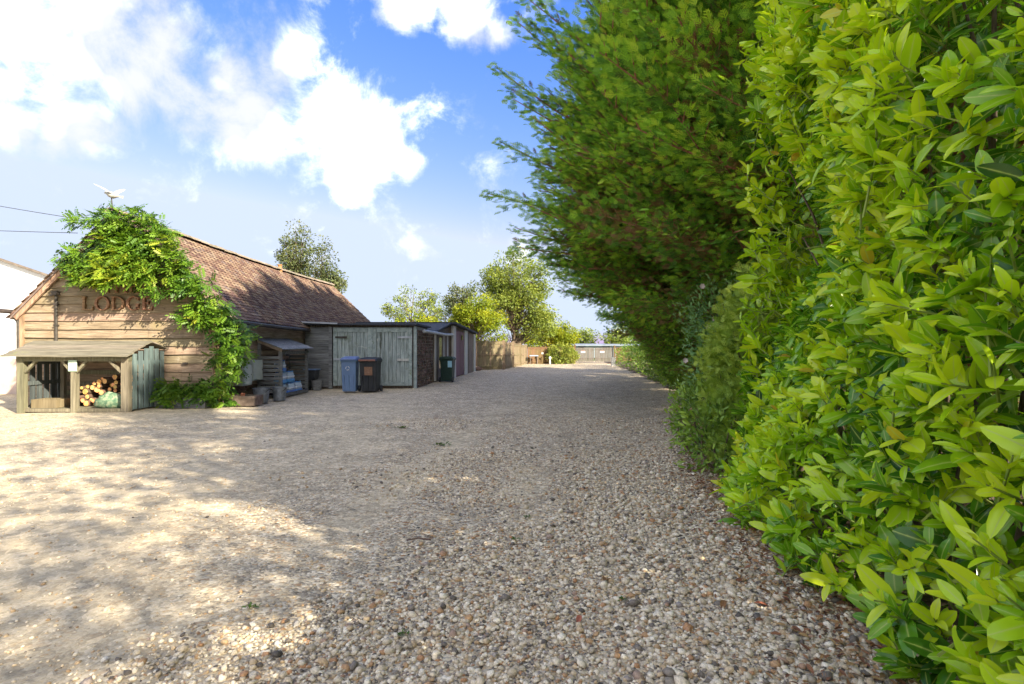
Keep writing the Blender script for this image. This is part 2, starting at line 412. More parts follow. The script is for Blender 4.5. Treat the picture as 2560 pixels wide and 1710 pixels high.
mat('post_white', [(.3, (.40, .39, .35)), (.7, (.62, .60, .55))], Z_GRAIN, 4, .85, .3, .006, .1)
mat('door_plum', [(.25, (.11, .06, .065)), (.5, (.20, .11, .12)), (.75, (.29, .18, .18))], Z_GRAIN, 4, .85, .3, .006, .15)
mat('fence_tan', [(.25, (.12, .09, .05)), (.5, (.21, .16, .09)), (.75, (.29, .23, .14))], Z_GRAIN, 3, .9, .4, .006, .14)
mat('fence_orange', [(.25, (.09, .055, .025)), (.5, (.165, .10, .045)), (.75, (.235, .155, .075))], Z_GRAIN, 3, .9, .4, .006, .16)
mat('gate_grey', [(.25, (.09, .08, .065)), (.5, (.16, .14, .115)), (.75, (.23, .205, .175))], Z_GRAIN, 3, .9, .4, .006, .14)  # darkened: part shade on the gate is put into its colour
mat('bark', [(.25, (.05, .035, .025)), (.5, (.13, .09, .06)), (.75, (.22, .16, .12))], (8, 8, 1.2), 6, .95, .8, .02, .1)
mat('bark_red', [(.25, (.14, .06, .03)), (.5, (.30, .14, .07)), (.75, (.42, .24, .14))], (8, 8, 1.2), 6, .95, .6, .02, .1)
mat('vine_bark', [(.25, (.13, .075, .05)), (.5, (.25, .15, .09)), (.75, (.36, .25, .16))], (6, 6, 1.2), 6, .95, .6, .01, .1)
mat('twig_green', [(.3, (.16, .22, .03)), (.7, (.30, .34, .06))], noise=6, rough=.6, var=.1)
mat('dead_leaf', [(.3, (.16, .06, .03)), (.7, (.34, .15, .06))], noise=30, rough=.8, var=.3)
mat('feather_white', [(.3, (.30, .28, .24)), (.7, (.52, .50, .45))], noise=9, rough=.6, var=.1)
mat('petal', [(.3, (.72, .50, .50)), (.7, (.80, .66, .62))], noise=9, rough=.6, var=.1)
mat('roof_pale', [(.3, (.20, .235, .27)), (.7, (.28, .315, .35))], noise=2, rough=.5, var=0)
mat('glass_dark', [(.3, (.015, .017, .02)), (.7, (.03, .033, .035))], noise=3, rough=.15, var=0, spec=.5, bump=0)
mat('wrap_blue', [(.3, (.06, .20, .55)), (.7, (.12, .33, .70))], noise=12, rough=.3, var=.1)
mat('cable', [(.3, (.03, .03, .035)), (.7, (.05, .05, .055))], noise=5, rough=.6, var=0)
G = (0.0, 1.0)
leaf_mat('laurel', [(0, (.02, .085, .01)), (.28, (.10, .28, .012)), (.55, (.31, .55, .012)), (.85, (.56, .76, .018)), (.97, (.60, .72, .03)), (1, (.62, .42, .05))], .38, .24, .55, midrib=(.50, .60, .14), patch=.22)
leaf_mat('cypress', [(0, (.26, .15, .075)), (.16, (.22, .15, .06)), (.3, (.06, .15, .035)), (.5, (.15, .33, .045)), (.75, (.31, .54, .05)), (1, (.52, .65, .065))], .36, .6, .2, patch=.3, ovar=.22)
leaf_mat('wisteria', [(0, (.017, .06, .01)), (.4, (.063, .15, .013)), (.75, (.155, .27, .018)), (1, (.34, .38, .03))], .32, .45, .4)
leaf_mat('ivy', [(0, (.05, .10, .018)), (.5, (.15, .27, .03)), (1, (.32, .46, .05))], .25, .45, .4, patch=.3)
leaf_mat('feathery', [(0, (.09, .17, .025)), (.5, (.24, .37, .045)), (1, (.44, .54, .08))], .3, .6, .3, patch=.3)
leaf_mat('rose_leaf', [(0, (.06, .15, .06)), (.5, (.17, .33, .11)), (1, (.33, .50, .18))], .3, .5, .4)
leaf_mat('tree_olive', [(0, (.07, .11, .02)), (.5, (.21, .27, .045)), (1, (.40, .43, .08))], .35, .6, .3, patch=.5)
leaf_mat('tree_yellow', [(0, (.09, .15, .01)), (.5, (.25, .31, .015)), (1, (.45, .42, .02))], .35, .6, .3, patch=.4)
leaf_mat('tree_grey', [(0, (.05, .075, .03)), (.5, (.13, .16, .06)), (1, (.26, .26, .11))], .3, .6, .3, patch=.4)
leaf_mat('weed', [(0, (.06, .11, .02)), (1, (.13, .20, .04))], .3, .5, .3)
leaf_mat('litter', [(0, (.10, .045, .03)), (.5, (.26, .12, .06)), (1, (.38, .24, .10))], .1, .8, .2)

# ------------------------------------------------------------------ object helpers
WPOS = {}


def tag(o, label=None, cat=None, group=None, kind=None):
    if label: o['label'] = label
    if cat: o['category'] = cat
    if group: o['group'] = group
    if kind: o['kind'] = kind
    return o


def thing(name, label, cat, loc, group=None):
    o = bpy.data.objects.new(name, None)
    o.empty_display_size = .1
    COL.objects.link(o)
    o.location = loc
    WPOS[o.name] = Vector(loc)
    return tag(o, label, cat, group)


def place(o, w, parent):
    w = Vector(w)
    if parent is not None:
        o.parent = parent
        o.location = w - WPOS[parent.name]
    else:
        o.location = w
    WPOS[o.name] = w


def link_mesh(name, me, m, parent=None, at=(0, 0, 0)):
    o = bpy.data.objects.new(name, me)
    COL.objects.link(o)
    if m is not None and not me.materials:
        me.materials.append(MATS[m] if isinstance(m, str) else m)
    place(o, at, parent)
    return o


class MB:
    def __init__(self):
        self.v, self.f = [], []

    def add(self, vs, fs):
        n = len(self.v)
        self.v += [tuple(p) for p in vs]
        self.f += [tuple(i + n for i in f) for f in fs]
        return self

    def box(self, c, s, rot=None, taper=1.0):
        hx, hy, hz = s[0] / 2, s[1] / 2, s[2] / 2
        vs = []
        for z in (-1, 1):
            t = taper if z > 0 else 1.0
            for x, y in ((-1, -1), (1, -1), (1, 1), (-1, 1)):
                vs.append(Vector((x * hx * t, y * hy * t, z * hz)))
        if rot is not None:
            vs = [rot @ p for p in vs]
        c = Vector(c)
        return self.add([p + c for p in vs], [(3, 2, 1, 0), (4, 5, 6, 7), (0, 1, 5, 4), (1, 2, 6, 5), (2, 3, 7, 6), (3, 0, 4, 7)])

    def hexa(self, p8):
        """eight corners: four round the bottom, four round the top"""
        return self.add(p8, [(3, 2, 1, 0), (4, 5, 6, 7), (0, 1, 5, 4), (1, 2, 6, 5), (2, 3, 7, 6), (3, 0, 4, 7)])

    def bar(self, a, b, w, h, up=(0, 0, 1)):
        a, b = Vector(a), Vector(b)
        t = (b - a).normalized()
        s = t.cross(Vector(up))
        s = s.normalized() if s.length > 1e-6 else Vector((1, 0, 0))
        u = s.cross(t)
        s, u = s * (w / 2), u * (h / 2)
        return self.hexa([a - s - u, a + s - u, b + s - u, b - s - u, a - s + u, a + s + u, b + s + u, b - s + u])

    def tube(self, pts, rad, n=6, caps=True):
        pts = [Vector(p) for p in pts]
        if not hasattr(rad, '__len__'):
            rad = [rad] * len(pts)
        vs, fs = [], []
        ref = Vector((.31, .17, .93))
        for i, p in enumerate(pts):
            t = (pts[min(i + 1, len(pts) - 1)] - pts[max(i - 1, 0)]).normalized()
            a = t.cross(ref)
            if a.length < .1:
                a = t.cross(Vector((1, 0, 0)))
            a.normalize()
            b = t.cross(a)
            for k in range(n):
                an = 2 * math.pi * k / n
                vs.append(p + (a * math.cos(an) + b * math.sin(an)) * rad[i])
        for i in range(len(pts) - 1):
            for k in range(n):
                k2 = (k + 1) % n
                fs.append((i * n + k, i * n + k2, (i + 1) * n + k2, (i + 1) * n + k))
        if caps:
            fs.append(tuple(range(n - 1, -1, -1)))
            fs.append(tuple((len(pts) - 1) * n + k for k in range(n)))
        return self.add(vs, fs)

    def lathe(self, c, prof, n=16):
        vs, fs = [], []
        for r, z in prof:
            for k in range(n):
                an = 2 * math.pi * k / n
                vs.append((c[0] + r * math.cos(an), c[1] + r * math.sin(an), c[2] + z))
        for i in range(len(prof) - 1):
            for k in range(n):
                k2 = (k + 1) % n
                fs.append((i * n + k, i * n + k2, (i + 1) * n + k2, (i + 1) * n + k))
        fs.append(tuple(range(n - 1, -1, -1)))
        fs.append(tuple((len(prof) - 1) * n + k for k in range(n)))
        return self.add(vs, fs)

    def build(self, name, m, parent=None, smooth=False, bevel=0.0):
        v = np.array(self.v)
        c = (v.min(0) + v.max(0)) / 2
        if parent is None:
            c[2] = v[:, 2].min()
        me = bpy.data.meshes.new(name)
        me.from_pydata((v - c).tolist(), [], self.f)
        if smooth:
            me.polygons.foreach_set('use_smooth', [True] * len(me.polygons))
        me.update()
        o = link_mesh(name, me, m, parent, c)
        if bevel > 0:
            md = o.modifiers.new('bevel', 'BEVEL'); md.width = bevel; md.segments = 2; md.limit_method = 'ANGLE'
        return o


def np_mesh(name, V, F, m, parent=None, attrs=None, smooth=False, at=None):
    V = np.asarray(V, float)
    F = np.asarray(F, np.int32)
    c = np.array(at if at is not None else (V.min(0) + V.max(0)) / 2)
    if parent is None and at is None:
        c[2] = V[:, 2].min()
    me = bpy.data.meshes.new(name)
    k = F.shape[1]
    me.vertices.add(len(V)); me.vertices.foreach_set('co', (V - c).astype(np.float32).ravel())
    me.loops.add(F.size); me.loops.foreach_set('vertex_index', F.ravel())
    me.polygons.add(len(F)); me.polygons.foreach_set('loop_start', np.arange(0, F.size, k, dtype=np.int32))
    me.polygons.foreach_set('loop_total', np.full(len(F), k, np.int32))
    if smooth:
        me.polygons.foreach_set('use_smooth', np.ones(len(F), bool))
    me.update(calc_edges=True)
    for an, av in (attrs or {}).items():
        a = me.attributes.new(an, 'FLOAT', 'POINT')
        a.data.foreach_set('value', np.asarray(av, np.float32))
    return link_mesh(name, me, m, parent, c)


def unit(a):
    return a / np.maximum(np.linalg.norm(a, axis=-1, keepdims=True), 1e-9)


def scatter(templates, P, T, Nn, S, rnd, tid=None):
    """copies of leaf templates (verts, tris, mid) set at P, axis T, normal Nn, size S -> V, F, rnd, mid"""
    n = len(P)
    S = np.broadcast_to(np.asarray(S, float), (n,))
    T = unit(T)
    B = unit(np.cross(T, Nn))
    U = np.cross(B, T)
    if tid is None:
        tid = rng.integers(0, len(templates), n)
    Vs, Fs, Rs, Ms = [], [], [], []
    base = 0
    for t, (tv, tf, tm) in enumerate(templates):
        idx = np.nonzero(tid == t)[0]
        if not len(idx):
            continue
        k = len(tv)
        V = P[idx, None, :] + S[idx, None, None] * (tv[None, :, 0:1] * B[idx, None, :] + tv[None, :, 1:2] * T[idx, None, :] + tv[None, :, 2:3] * U[idx, None, :])
        F = tf[None] + (np.arange(len(idx)) * k)[:, None, None] + base
        Vs.append(V.reshape(-1, 3)); Fs.append(F.reshape(-1, 3))
        Rs.append(np.repeat(rnd[idx], k)); Ms.append(np.tile(tm, len(idx)))
        base += len(idx) * k
    return np.concatenate(Vs), np.concatenate(Fs), np.concatenate(Rs), np.concatenate(Ms)


def leaf_template(width=.36, fold=.25, curl=.15, st=(.28, .6, .86), wd=(.85, 1.0, .55), stalk=.0):
    """a folded, curled leaf with a midrib; y = axis 0..1"""
    v, m = [(0, 0, 0)], [1]
    for y, w in zip(st, wd):
        z = -curl * y * y
        hw = width * w / 2
        v += [(-hw, y, z + fold * hw), (0, y, z), (hw, y, z + fold * hw)]
        m += [0, 1, 0]
    v.append((0, 1, -curl)); m.append(1)
    n = len(v) - 1
    f = [(0, 2, 1), (0, 3, 2)]
    for s in range(len(st) - 1):
        a, b = 1 + 3 * s, 4 + 3 * s
        f += [(a, a + 1, b + 1), (a, b + 1, b), (a + 1, a + 2, b + 2), (a + 1, b + 2, b + 1)]
    a = 1 + 3 * (len(st) - 1)
    f += [(a, a + 1, n), (a + 1, a + 2, n)]
    return np.array(v, float), np.array(f, np.int32), np.array(m, float)


def kite(width=.4):
    return (np.array([(0, 0, 0), (-width / 2, .45, .04), (0, 1, 0), (width / 2, .45, .04)], float), np.array([(0, 3, 1), (3, 2, 1)], np.int32), np.zeros(4))


def frond_template(pairs=4, spread=.55, w=.085, droop=.12):
    """flat spray of scale leaves: an axis with side fingers"""
    v, f = [], []

    def finger(p, d, ln):
        d = np.array(d) / np.linalg.norm(d)
        s = np.array((d[1], -d[0], 0)) * w / 2
        a = np.array(p, float)
        n = len(v)
        mid = a + d * ln * .55
        tip = a + d * ln
        mid[2] -= droop * mid[1] ** 2; tip[2] -= droop * tip[1] ** 2
        v.extend([a, mid - s, tip, mid + s])
        f.extend([(n, n + 3, n + 1), (n + 3, n + 2, n + 1)])
    finger((0, 0, 0), (0, 1, 0), 1.0)
    for i in range(pairs):
        y = .12 + .72 * i / pairs
        ln = .5 * (1 - .55 * i / pairs)
        finger((0, y, 0), (-spread, .75, .10), ln)
        finger((0, y + .06, 0), (spread, .75, -.06), ln)
    return np.array(v, float), np.array(f, np.int32), np.zeros(len(v))


LEAF_T = [leaf_template(.40, .3, .10), leaf_template(.36, .5, .25), leaf_template(.42, .15, .35, wd=(.8, 1, .6)), leaf_template(.33, .4, -.05)]
KITE_T = [kite(.45), kite(.6)]
FROND_T = [frond_template(4, .6), frond_template(5, .45, .075, .3), frond_template(4, .8, .09, .05)]


def rand_unit(n):
    return unit(rng.normal(size=(n, 3)))


def noise3(P, seed=0, f=1.0, octs=3):
    """cheap smooth noise from sines, about -1..1"""
    P = np.asarray(P, float)
    r = np.random.default_rng(seed)
    o = np.zeros(P.shape[:-1]); a = 1.0; tot = 0
    for k in range(octs):
        for j in range(3):
            w = r.normal(size=3); w /= np.linalg.norm(w)
            o += a * np.sin((P @ w) * f * (2.1 ** k) * 3 + r.uniform(0, 6.28))
        tot += a * 1.7; a *= .55
    return o / tot

# ================================================================== ground
EDGE = [(-8, 1.5), (0, 1.55), (2.4, 1.65), (4.9, 2.05), (5.8, 2.1), (8.7, 3.0), (12.5, 4.0), (16.7, 5.0), (25, 6.1), (42, 7.9), (52, 8.6)]
EY, EX = np.array([e[0] for e in EDGE]), np.array([e[1] for e in EDGE])


def edge_x(y):
    return np.interp(y, EY, EX)


def gh(x, y):
    """height of the drive: shallow ruts and bumps, a low lip of loose stone along the hedge"""
    x, y = np.asarray(x, float), np.asarray(y, float)
    h = .010 * np.sin(x * 1.3 + .5 * np.sin(y * .6)) + .008 * np.sin(y * .9 + x * .4) + .005 * np.sin(x * 3.1 + y * 2.3)
    d = edge_x(y) - x
    h = h + .05 * np.exp(-(d / .7) ** 2) * np.clip(1 - (y - 12) / 10, 0, 1)
    return h - .012


def make_ground():
    s = 1600.0
    o = np_mesh('ground', [(-s, -s, -.09), (s, -s, -.09), (s, s, -.09), (-s, s, -.09)], [(0, 1, 2, 3)], 'grass', at=(0, 0, -.09))
    tag(o, kind='structure')
    ys = np.concatenate([np.arange(-6, 0, .5), np.arange(0, 9, .12), np.arange(9, 20, .4), np.arange(20, 54, 1.5)])
    ts = np.concatenate([np.linspace(0, .55, 30)[:-1], np.linspace(.55, 1, 95)])
    Y, T = np.meshgrid(ys, ts, indexing='ij')
    X = -26 + (edge_x(Y) + .9 + 26) * T
    Z = gh(X, Y)
    V = np.stack([X, Y, Z], -1).reshape(-1, 3)
    a, b = len(ys), len(ts)
    i = (np.arange(a - 1)[:, None] * b + np.arange(b - 1)[None]).ravel()
    F = np.stack([i, i + 1, i + b + 1, i + b], -1)
    o = np_mesh('gravel_drive', V, F, 'drive', smooth=True)
    tag(o, kind='structure')
    # planting strip below the hedge
    ys = np.arange(-6, 52, .35)
    ts = np.linspace(0, 1, 14)
    Y, T = np.meshgrid(ys, ts, indexing='ij')
    X = edge_x(Y) - .02 + .12 * np.sin(Y * 2.3) + T * 5.0
    Z = -.03 + .16 * np.clip(T * 4, 0, 1) ** .6 + .03 * np.sin(X * 5 + Y * 3)
    V = np.stack([X, Y, Z], -1).reshape(-1, 3)
    a, b = len(ys), len(ts)
    i = (np.arange(a - 1)[:, None] * b + np.arange(b - 1)[None]).ravel()
    F = np.stack([i, i + 1, i + b + 1, i + b], -1)
    o = np_mesh('planting_bed', V, F, 'soil', smooth=True)
    tag(o, kind='structure')


def ico():
    t = (1 + 5 ** .5) / 2
    v = unit(np.array([(-1, t, 0), (1, t, 0), (-1, -t, 0), (1, -t, 0), (0, -1, t), (0, 1, t), (0, -1, -t), (0, 1, -t), (t, 0, -1), (t, 0, 1), (-t, 0, -1), (-t, 0, 1)], float))
    f = np.array([(0, 11, 5), (0, 5, 1), (0, 1, 7), (0, 7, 10), (0, 10, 11), (1, 5, 9), (5, 11, 4), (11, 10, 2), (10, 7, 6), (7, 1, 8), (3, 9, 4), (3, 4, 2), (3, 2, 6), (3, 6, 8), (3, 8, 9), (4, 9, 5), (2, 4, 11), (6, 2, 10), (8, 6, 7), (9, 8, 1)], np.int32)
    return v, f


def make_gravel():
    v, f = ico()
    tem = []
    for k in range(8):
        r = np.random.default_rng(100 + k)
        s = np.array((1, r.uniform(.62, .95), r.uniform(.42, .68)))
        vv = v * s * (1 + r.normal(size=(12, 1)) * .19)
        tem.append((vv, f, np.zeros(12)))
    parts = []
    for (x0, x1, y0, y1, dens) in ((-4.5, 2.4, 1.0, 3.2, 3300), (-6, 2.6, 3.2, 5.2, 2300), (-7.5, 2.9, 5.2, 7.5, 1150), (-9, 3.6, 7.5, 11, 300)):
        n = int((x1 - x0) * (y1 - y0) * dens)
        x, y = rng.uniform(x0, x1, n), rng.uniform(y0, y1, n)
        q = np.stack([x, y, 0 * x], -1)
        nn = noise3(q, 3, .55, 3) * .8
        line = np.interp(y, [1, 2.8, 3.2, 4.7, 7, 11], [-2.6, -1.7, -1.1, -.9, -1.2, -2])
        d = np.clip((x - line + nn) / .9 + .3, 0, 1)
        d = .075 + .925 * d ** 1.6
        trk = np.exp(-((np.abs(x - .16 * y + 1.4 + .25 * nn) - .75) / .3) ** 2) * np.clip((y - 3.5) / 1.0, 0, 1)
        d = d * (1 - .7 * trk)
        d = d + .35 * np.clip(nn, 0, 1) * (y > 4.5) * (x < -1)
        q = np.column_stack([q, d])
        keep = (rng.random(n) < d) & (x < edge_x(y) + .25)
        parts.append(q[keep])
    P = np.concatenate(parts)
    dn = P[:, 3]; P = P[:, :3].copy()
    n = len(P)
    S = np.clip(rng.lognormal(math.log(.0092), .42, n), .0045, .03) * (1 + .15 * (P[:, 0] > .5)) * np.where(dn < .3, .72, 1)
    P[:, 2] = gh(P[:, 0], P[:, 1]) + S * rng.uniform(-.1, .5, n)
    a = rng.uniform(0, 6.28, n)
    T = np.stack([np.cos(a), np.sin(a), rng.normal(0, .25, n)], -1)
    Nn = unit(np.stack([rng.normal(0, .3, n), rng.normal(0, .3, n), np.ones(n)], -1))
    rnd = np.where((dn < .3) & (rng.random(n) < .8), rng.uniform(.66, .9, n), rng.random(n))
    V, F, Rn, _ = scatter(tem, P, T, Nn, S, rnd)
    o = np_mesh('gravel', V, F, 'stone', attrs={'rnd': Rn}, smooth=False)
    tag(o, 'loose grey, white and tan stones strewn over the gravel drive', 'gravel', kind='stuff')


make_ground()
make_gravel()

# ================================================================== lodge
LX0, LX1, LY0, LY1 = -11.78, -7.17, 13.05, 28.5
AX, AZ, EZ = -9.55, 4.64, 2.36


def wavy_board(o_pts, axis, z0l, z1l, z0r, z1r, th0=.03, th1=.012, wav=.008, n=14, seed=0):
    """weatherboard: o_pts(t) gives the outer wall point (x, y) and the outward normal; bottom edge waney"""
    r = np.random.default_rng(seed)
    ph = r.uniform(0, 6.28, 4)
    mb = MB()
    vs, fs = [], []
    for i in range(n + 1):
        t = i / n
        (xa, ya), (xb, yb), (nx, ny) = o_pts(t)
        w = wav * (math.sin(t * 5 + ph[0]) + .6 * math.sin(t * 13 + ph[1]) + .4 * math.sin(t * 29 + ph[2]))
        z0 = z0l + (z0r - z0l) * t + w
        z1 = z1l + (z1r - z1l) * t
        vs += [(xa, ya, z0), (xa + nx * th0, ya + ny * th0, z0), (xb + nx * th1, yb + ny * th1, z1), (xb, yb, z1)]
    for i in range(n):
        a, b = i * 4, i * 4 + 4
        fs += [(a + 1, b + 1, b + 2, a + 2), (a, b, b + 1, a + 1), (a + 3, a + 2, b + 2, b + 3), (a, a + 3, b + 3, b)]
    fs += [(0, 1, 2, 3), (n * 4 + 3, n * 4 + 2, n * 4 + 1, n * 4)]
    return mb.add(vs, fs)


lodge = thing('lodge', 'timber lodge clad in tan weatherboards with a long tiled roof and carved name', 'building', ((LX0 + LX1) / 2, (LY0 + LY1) / 2, 0))


def roof_z(x, y):
    """height of the roof planes; the ridge sags a little midway"""
    sag = .10 * math.sin(math.pi * (y - LY0) / (LY1 - LY0))
    if x >= AX:
        z = AZ - (x - AX) * (AZ - EZ) / (LX1 - AX)
    else:
        z = AZ - (AX - x) * (AZ - EZ) / (AX - LX0)
    return z - sag


# backing walls (one closed shell), set 2 cm behind the boards
mb = MB()
i_ = .03
mb.add([(LX0 + i_, LY0 + i_, -.05), (LX1 - i_, LY0 + i_, -.05), (LX1 - i_, LY0 + i_, EZ), (AX, LY0 + i_, AZ - .06), (LX0 + i_, LY0 + i_, EZ),
        (LX0 + i_, LY1, -.05), (LX1 - i_, LY1, -.05), (LX1 - i_, LY1, EZ - .1), (AX, LY1, AZ - .2), (LX0 + i_, LY1, EZ - .1)],
       [(0, 1, 2, 3, 4), (9, 8, 7, 6, 5), (1, 6, 7, 2), (5, 0, 4, 9)])
wall = mb.build('wall', 'old_timber', lodge)

# gable boards
zb, k = .02, 0
PB = .203
while zb < AZ - .12:
    z0, z1 = zb, min(zb + PB + .035, AZ - .05)

    def xl(z): return LX0 + max(0, z - EZ) * (AX - LX0) / (AZ - EZ) + .01
    def xr(z): return LX1 - max(0, z - EZ) * (LX1 - AX) / (AZ - EZ) - .01
    a0, a1, b0, b1 = xl(z0), xl(z1), xr(z0), xr(z1)
    split = 1.0
    wavy_board(lambda t: ((a0 + (b0 - a0) * t, LY0 + .004), (a1 + (b1 - a1) * t, LY0 + .004), (0, -1)), 0, z0, z1, z0 + random.uniform(-.008, .008), z1, th0=random.uniform(.045, .06), th1=.006, seed=k).build('board', 'board_gable', wall)
    zb += PB
    k += 1
# side boards (towards the sheds)
zb = .42
while zb < EZ - .06:
    z1 = min(zb + .26, EZ - .02)
    off = random.uniform(0, .01)
    wavy_board(lambda t: ((LX1 - .004, LY0 + .05 + (LY1 - LY0 - .05) * t), (LX1 - .004, LY0 + .05 + (LY1 - LY0 - .05) * t), (1, 0)), 1, zb, z1, zb - .02, z1 - .1 * (zb > 1.9), th0=.045 + off, wav=.016, n=40, seed=50 + k).build('board', 'board_side', wall)
    zb += .215
    k += 1
# brick plinth under the side boards
mbp = MB()
for c in range(5):
    for j in range(68):
        y0 = LY0 + .05 + j * .23 + (c % 2) * .115
        if y0 > 18.3: continue
        b = MB().box((LX1 - .01 + random.uniform(-.006, .006), y0 + .107, .045 + c * .078), (.06, .212, .066))
        b.build('brick', 'old_brick', wall)
# corner boards and verge boards
MB().box((LX1 + .015, LY0 - .02, EZ / 2), (.09, .12, EZ + .04)).build('corner_post', 'oak_trim', lodge)
MB().box((LX0 - .015, LY0 - .02, EZ / 2), (.09, .12, EZ + .04)).build('corner_post', 'oak_trim', lodge)
for sx in (-1, 1):
    ex = LX1 + .16 if sx > 0 else LX0 - .16
    ez = AZ - abs(ex - AX) * (AZ - EZ) / (LX1 - AX if sx > 0 else AX - LX0)
    MB().bar((AX, LY0 - .10, AZ - .05), (ex, LY0 - .10, ez - .05), .05, .20).build('verge_board', 'oak_trim', lodge)

# roof: every tile of the near courses its own piece, the rest joined
roof_mb = MB()
yA, yB = LY0 - .20, LY1 + .15
for sx in (-1, 1):
    ex = LX1 + .22 if sx > 0 else LX0 - .22
    n = 10
    vs, fs = [], []
    for i in range(n + 1):
        y = yA + .04 + (yB - yA - .08) * i / n
        for dz in (0, -.05):
            vs += [(AX, y, roof_z(AX, min(max(y, LY0), LY1)) + dz), (ex, y, roof_z(ex, min(max(y, LY0), LY1)) + dz)]
    for i in range(n):
        a, b = 4 * i, 4 * i + 4
        fs += [(a, a + 1, b + 1, b), (a + 2, b + 2, b + 3, a + 3), (a + 1, a + 3, b + 3, b + 1)]
    fs += [(0, 2, 3, 1), (4 * n, 4 * n + 1, 4 * n + 3, 4 * n + 2)]
    roof_mb.add(vs, fs)
roof = roof_mb.build('roof', 'slate', lodge)


def tile_material():
    m, nt, N, L = new_mat('tile')
    at = N('ShaderNodeAttribute'); at.attribute_name = 'rnd'
    oi = N('ShaderNodeObjectInfo')
    ad = N('ShaderNodeMath'); ad.operation = 'ADD'; L(at.outputs['Fac'], ad.inputs[0]); L(oi.outputs['Random'], ad.inputs[1])
    fr = N('ShaderNodeMath'); fr.operation = 'FRACT'; L(ad.outputs[0], fr.inputs[0])
    cr = ramp(N, [(0, (.10, .056, .046)), (.3, (.155, .09, .064)), (.6, (.20, .13, .085)), (.85, (.25, .18, .115)), (1, (.13, .095, .09))]); L(fr.outputs[0], cr.inputs[0])
    geo = N('ShaderNodeNewGeometry')
    nz = N('ShaderNodeTexNoise'); nz.inputs['Scale'].default_value = 3.5; nz.inputs['Detail'].default_value = 7; nz.inputs['Roughness'].default_value = .75
    L(geo.outputs['Position'], nz.inputs['Vector'])
    mr = N('ShaderNodeMapRange'); mr.inputs['From Min'].default_value = .56; mr.inputs['From Max'].default_value = .70; mr.inputs['To Max'].default_value = .75
    L(nz.outputs['Fac'], mr.inputs['Value'])
    mx = N('ShaderNodeMix'); mx.data_type = 'RGBA'; L(mr.outputs[0], mx.inputs['Factor']); L(cr.outputs[0], mx.inputs['A']); mx.inputs['B'].default_value = (.29, .25, .18, 1)
    b = N('ShaderNodeBsdfPrincipled'); L(mx.outputs['Result'], b.inputs['Base Color']); b.inputs['Roughness'].default_value = .85; b.inputs['Specular IOR Level'].default_value = .25
    o = N('ShaderNodeOutputMaterial'); L(b.outputs[0], o.inputs['Surface'])
    MATS['tile'] = m


tile_material()


def tile_mesh(k):
    r = np.random.default_rng(k)
    w, l, t = .188 + r.uniform(-.004, .004), .235, .014
    vs = []
    for y, cz in ((0, 0), (l, .012)):
        for x, zc in ((-w / 2, 0), (0, .010), (w / 2, 0)):
            vs += [(x, y, zc), (x, y, zc + t)]
    f = [(0, 6, 8, 2), (2, 8, 10, 4), (1, 3, 9, 7), (3, 5, 11, 9), (0, 2, 3, 1), (2, 4, 5, 3), (6, 7, 9, 8), (8, 9, 11, 10), (0, 1, 7, 6), (4, 10, 11, 5)]
    return vs, f


TILE = [tile_mesh(k) for k in range(4)]
tile_me = []
for vs, f in TILE:
    me = bpy.data.meshes.new('roof_tile'); me.from_pydata(vs, [], f); me.update(); me.materials.append(MATS['tile']); tile_me.append(me)
spots = []
for sx in (1, -1):
    ex = LX1 + .27 if sx > 0 else LX0 - .27
    hx = LX1 if sx > 0 else LX0
    sl = math.atan2(AZ - EZ, abs(hx - AX))
    length = abs(ex - AX) / math.cos(sl)
    nc = int(length / .132)
    for c in range(nc):
        s = length - c * .132
        for j in range(int((yB - yA) / .195)):
            y = yA + .1 + j * .195 + (c % 2) * .0975
            if y > yB: continue
            x = AX + sx * s * math.cos(sl)
            z = roof_z(x, min(max(y, LY0), LY1)) + .012
            spots.append((sx, sl, x, y, z, c, j))
near = [s for s in spots if s[0] == 1]
near.sort(key=lambda s: s[3] + .35 * max(0, 3.0 - s[4]) * 0 - .0 * s[4])
near_set = set(id(s) for s in near[:300])
VV, FF, RR, base = [], [], [], 0
for s in spots:
    sx, sl, x, y, z, c, j = s
    r1 = random.gauss(0, .018)
    ax = Vector((-sx * math.cos(sl), 0, math.sin(sl)))
    ax = (ax + Vector((0, r1, 0))).normalized()
    side = Vector((0, sx, 0)); side = (side - ax * side.dot(ax)).normalized()
    nn = side.cross(ax)
    # tiles lie a little flatter than the slope, so that every course shows its lip
    tilt = .10 + random.gauss(0, .018)
    ax2 = (ax - nn * tilt).normalized(); nn2 = side.cross(ax2)
    M = Matrix(((side.x, ax2.x, nn2.x, x), (side.y, ax2.y, nn2.y, y), (side.z, ax2.z, nn2.z, z), (0, 0, 0, 1)))
    M.translation += nn * (.020 + random.uniform(0, .004))
    k = random.randrange(4)
    if id(s) in near_set:
        o = bpy.data.objects.new('roof_tile', tile_me[k]); COL.objects.link(o)
        o.parent = roof
        o.matrix_basis = Matrix.Translation(-WPOS[roof.name]) @ M
    else:
        for p in TILE[k][0]:
            VV.append(M @ Vector(p))
        FF += [tuple(i + base for i in f) for f in TILE[k][1]]
        RR += [random.random()] * 12
        base += 12
o = np_mesh('roof_tiles', [tuple(p) for p in VV], FF, 'tile', roof, {'rnd': RR})
tag(o, kind='stuff')
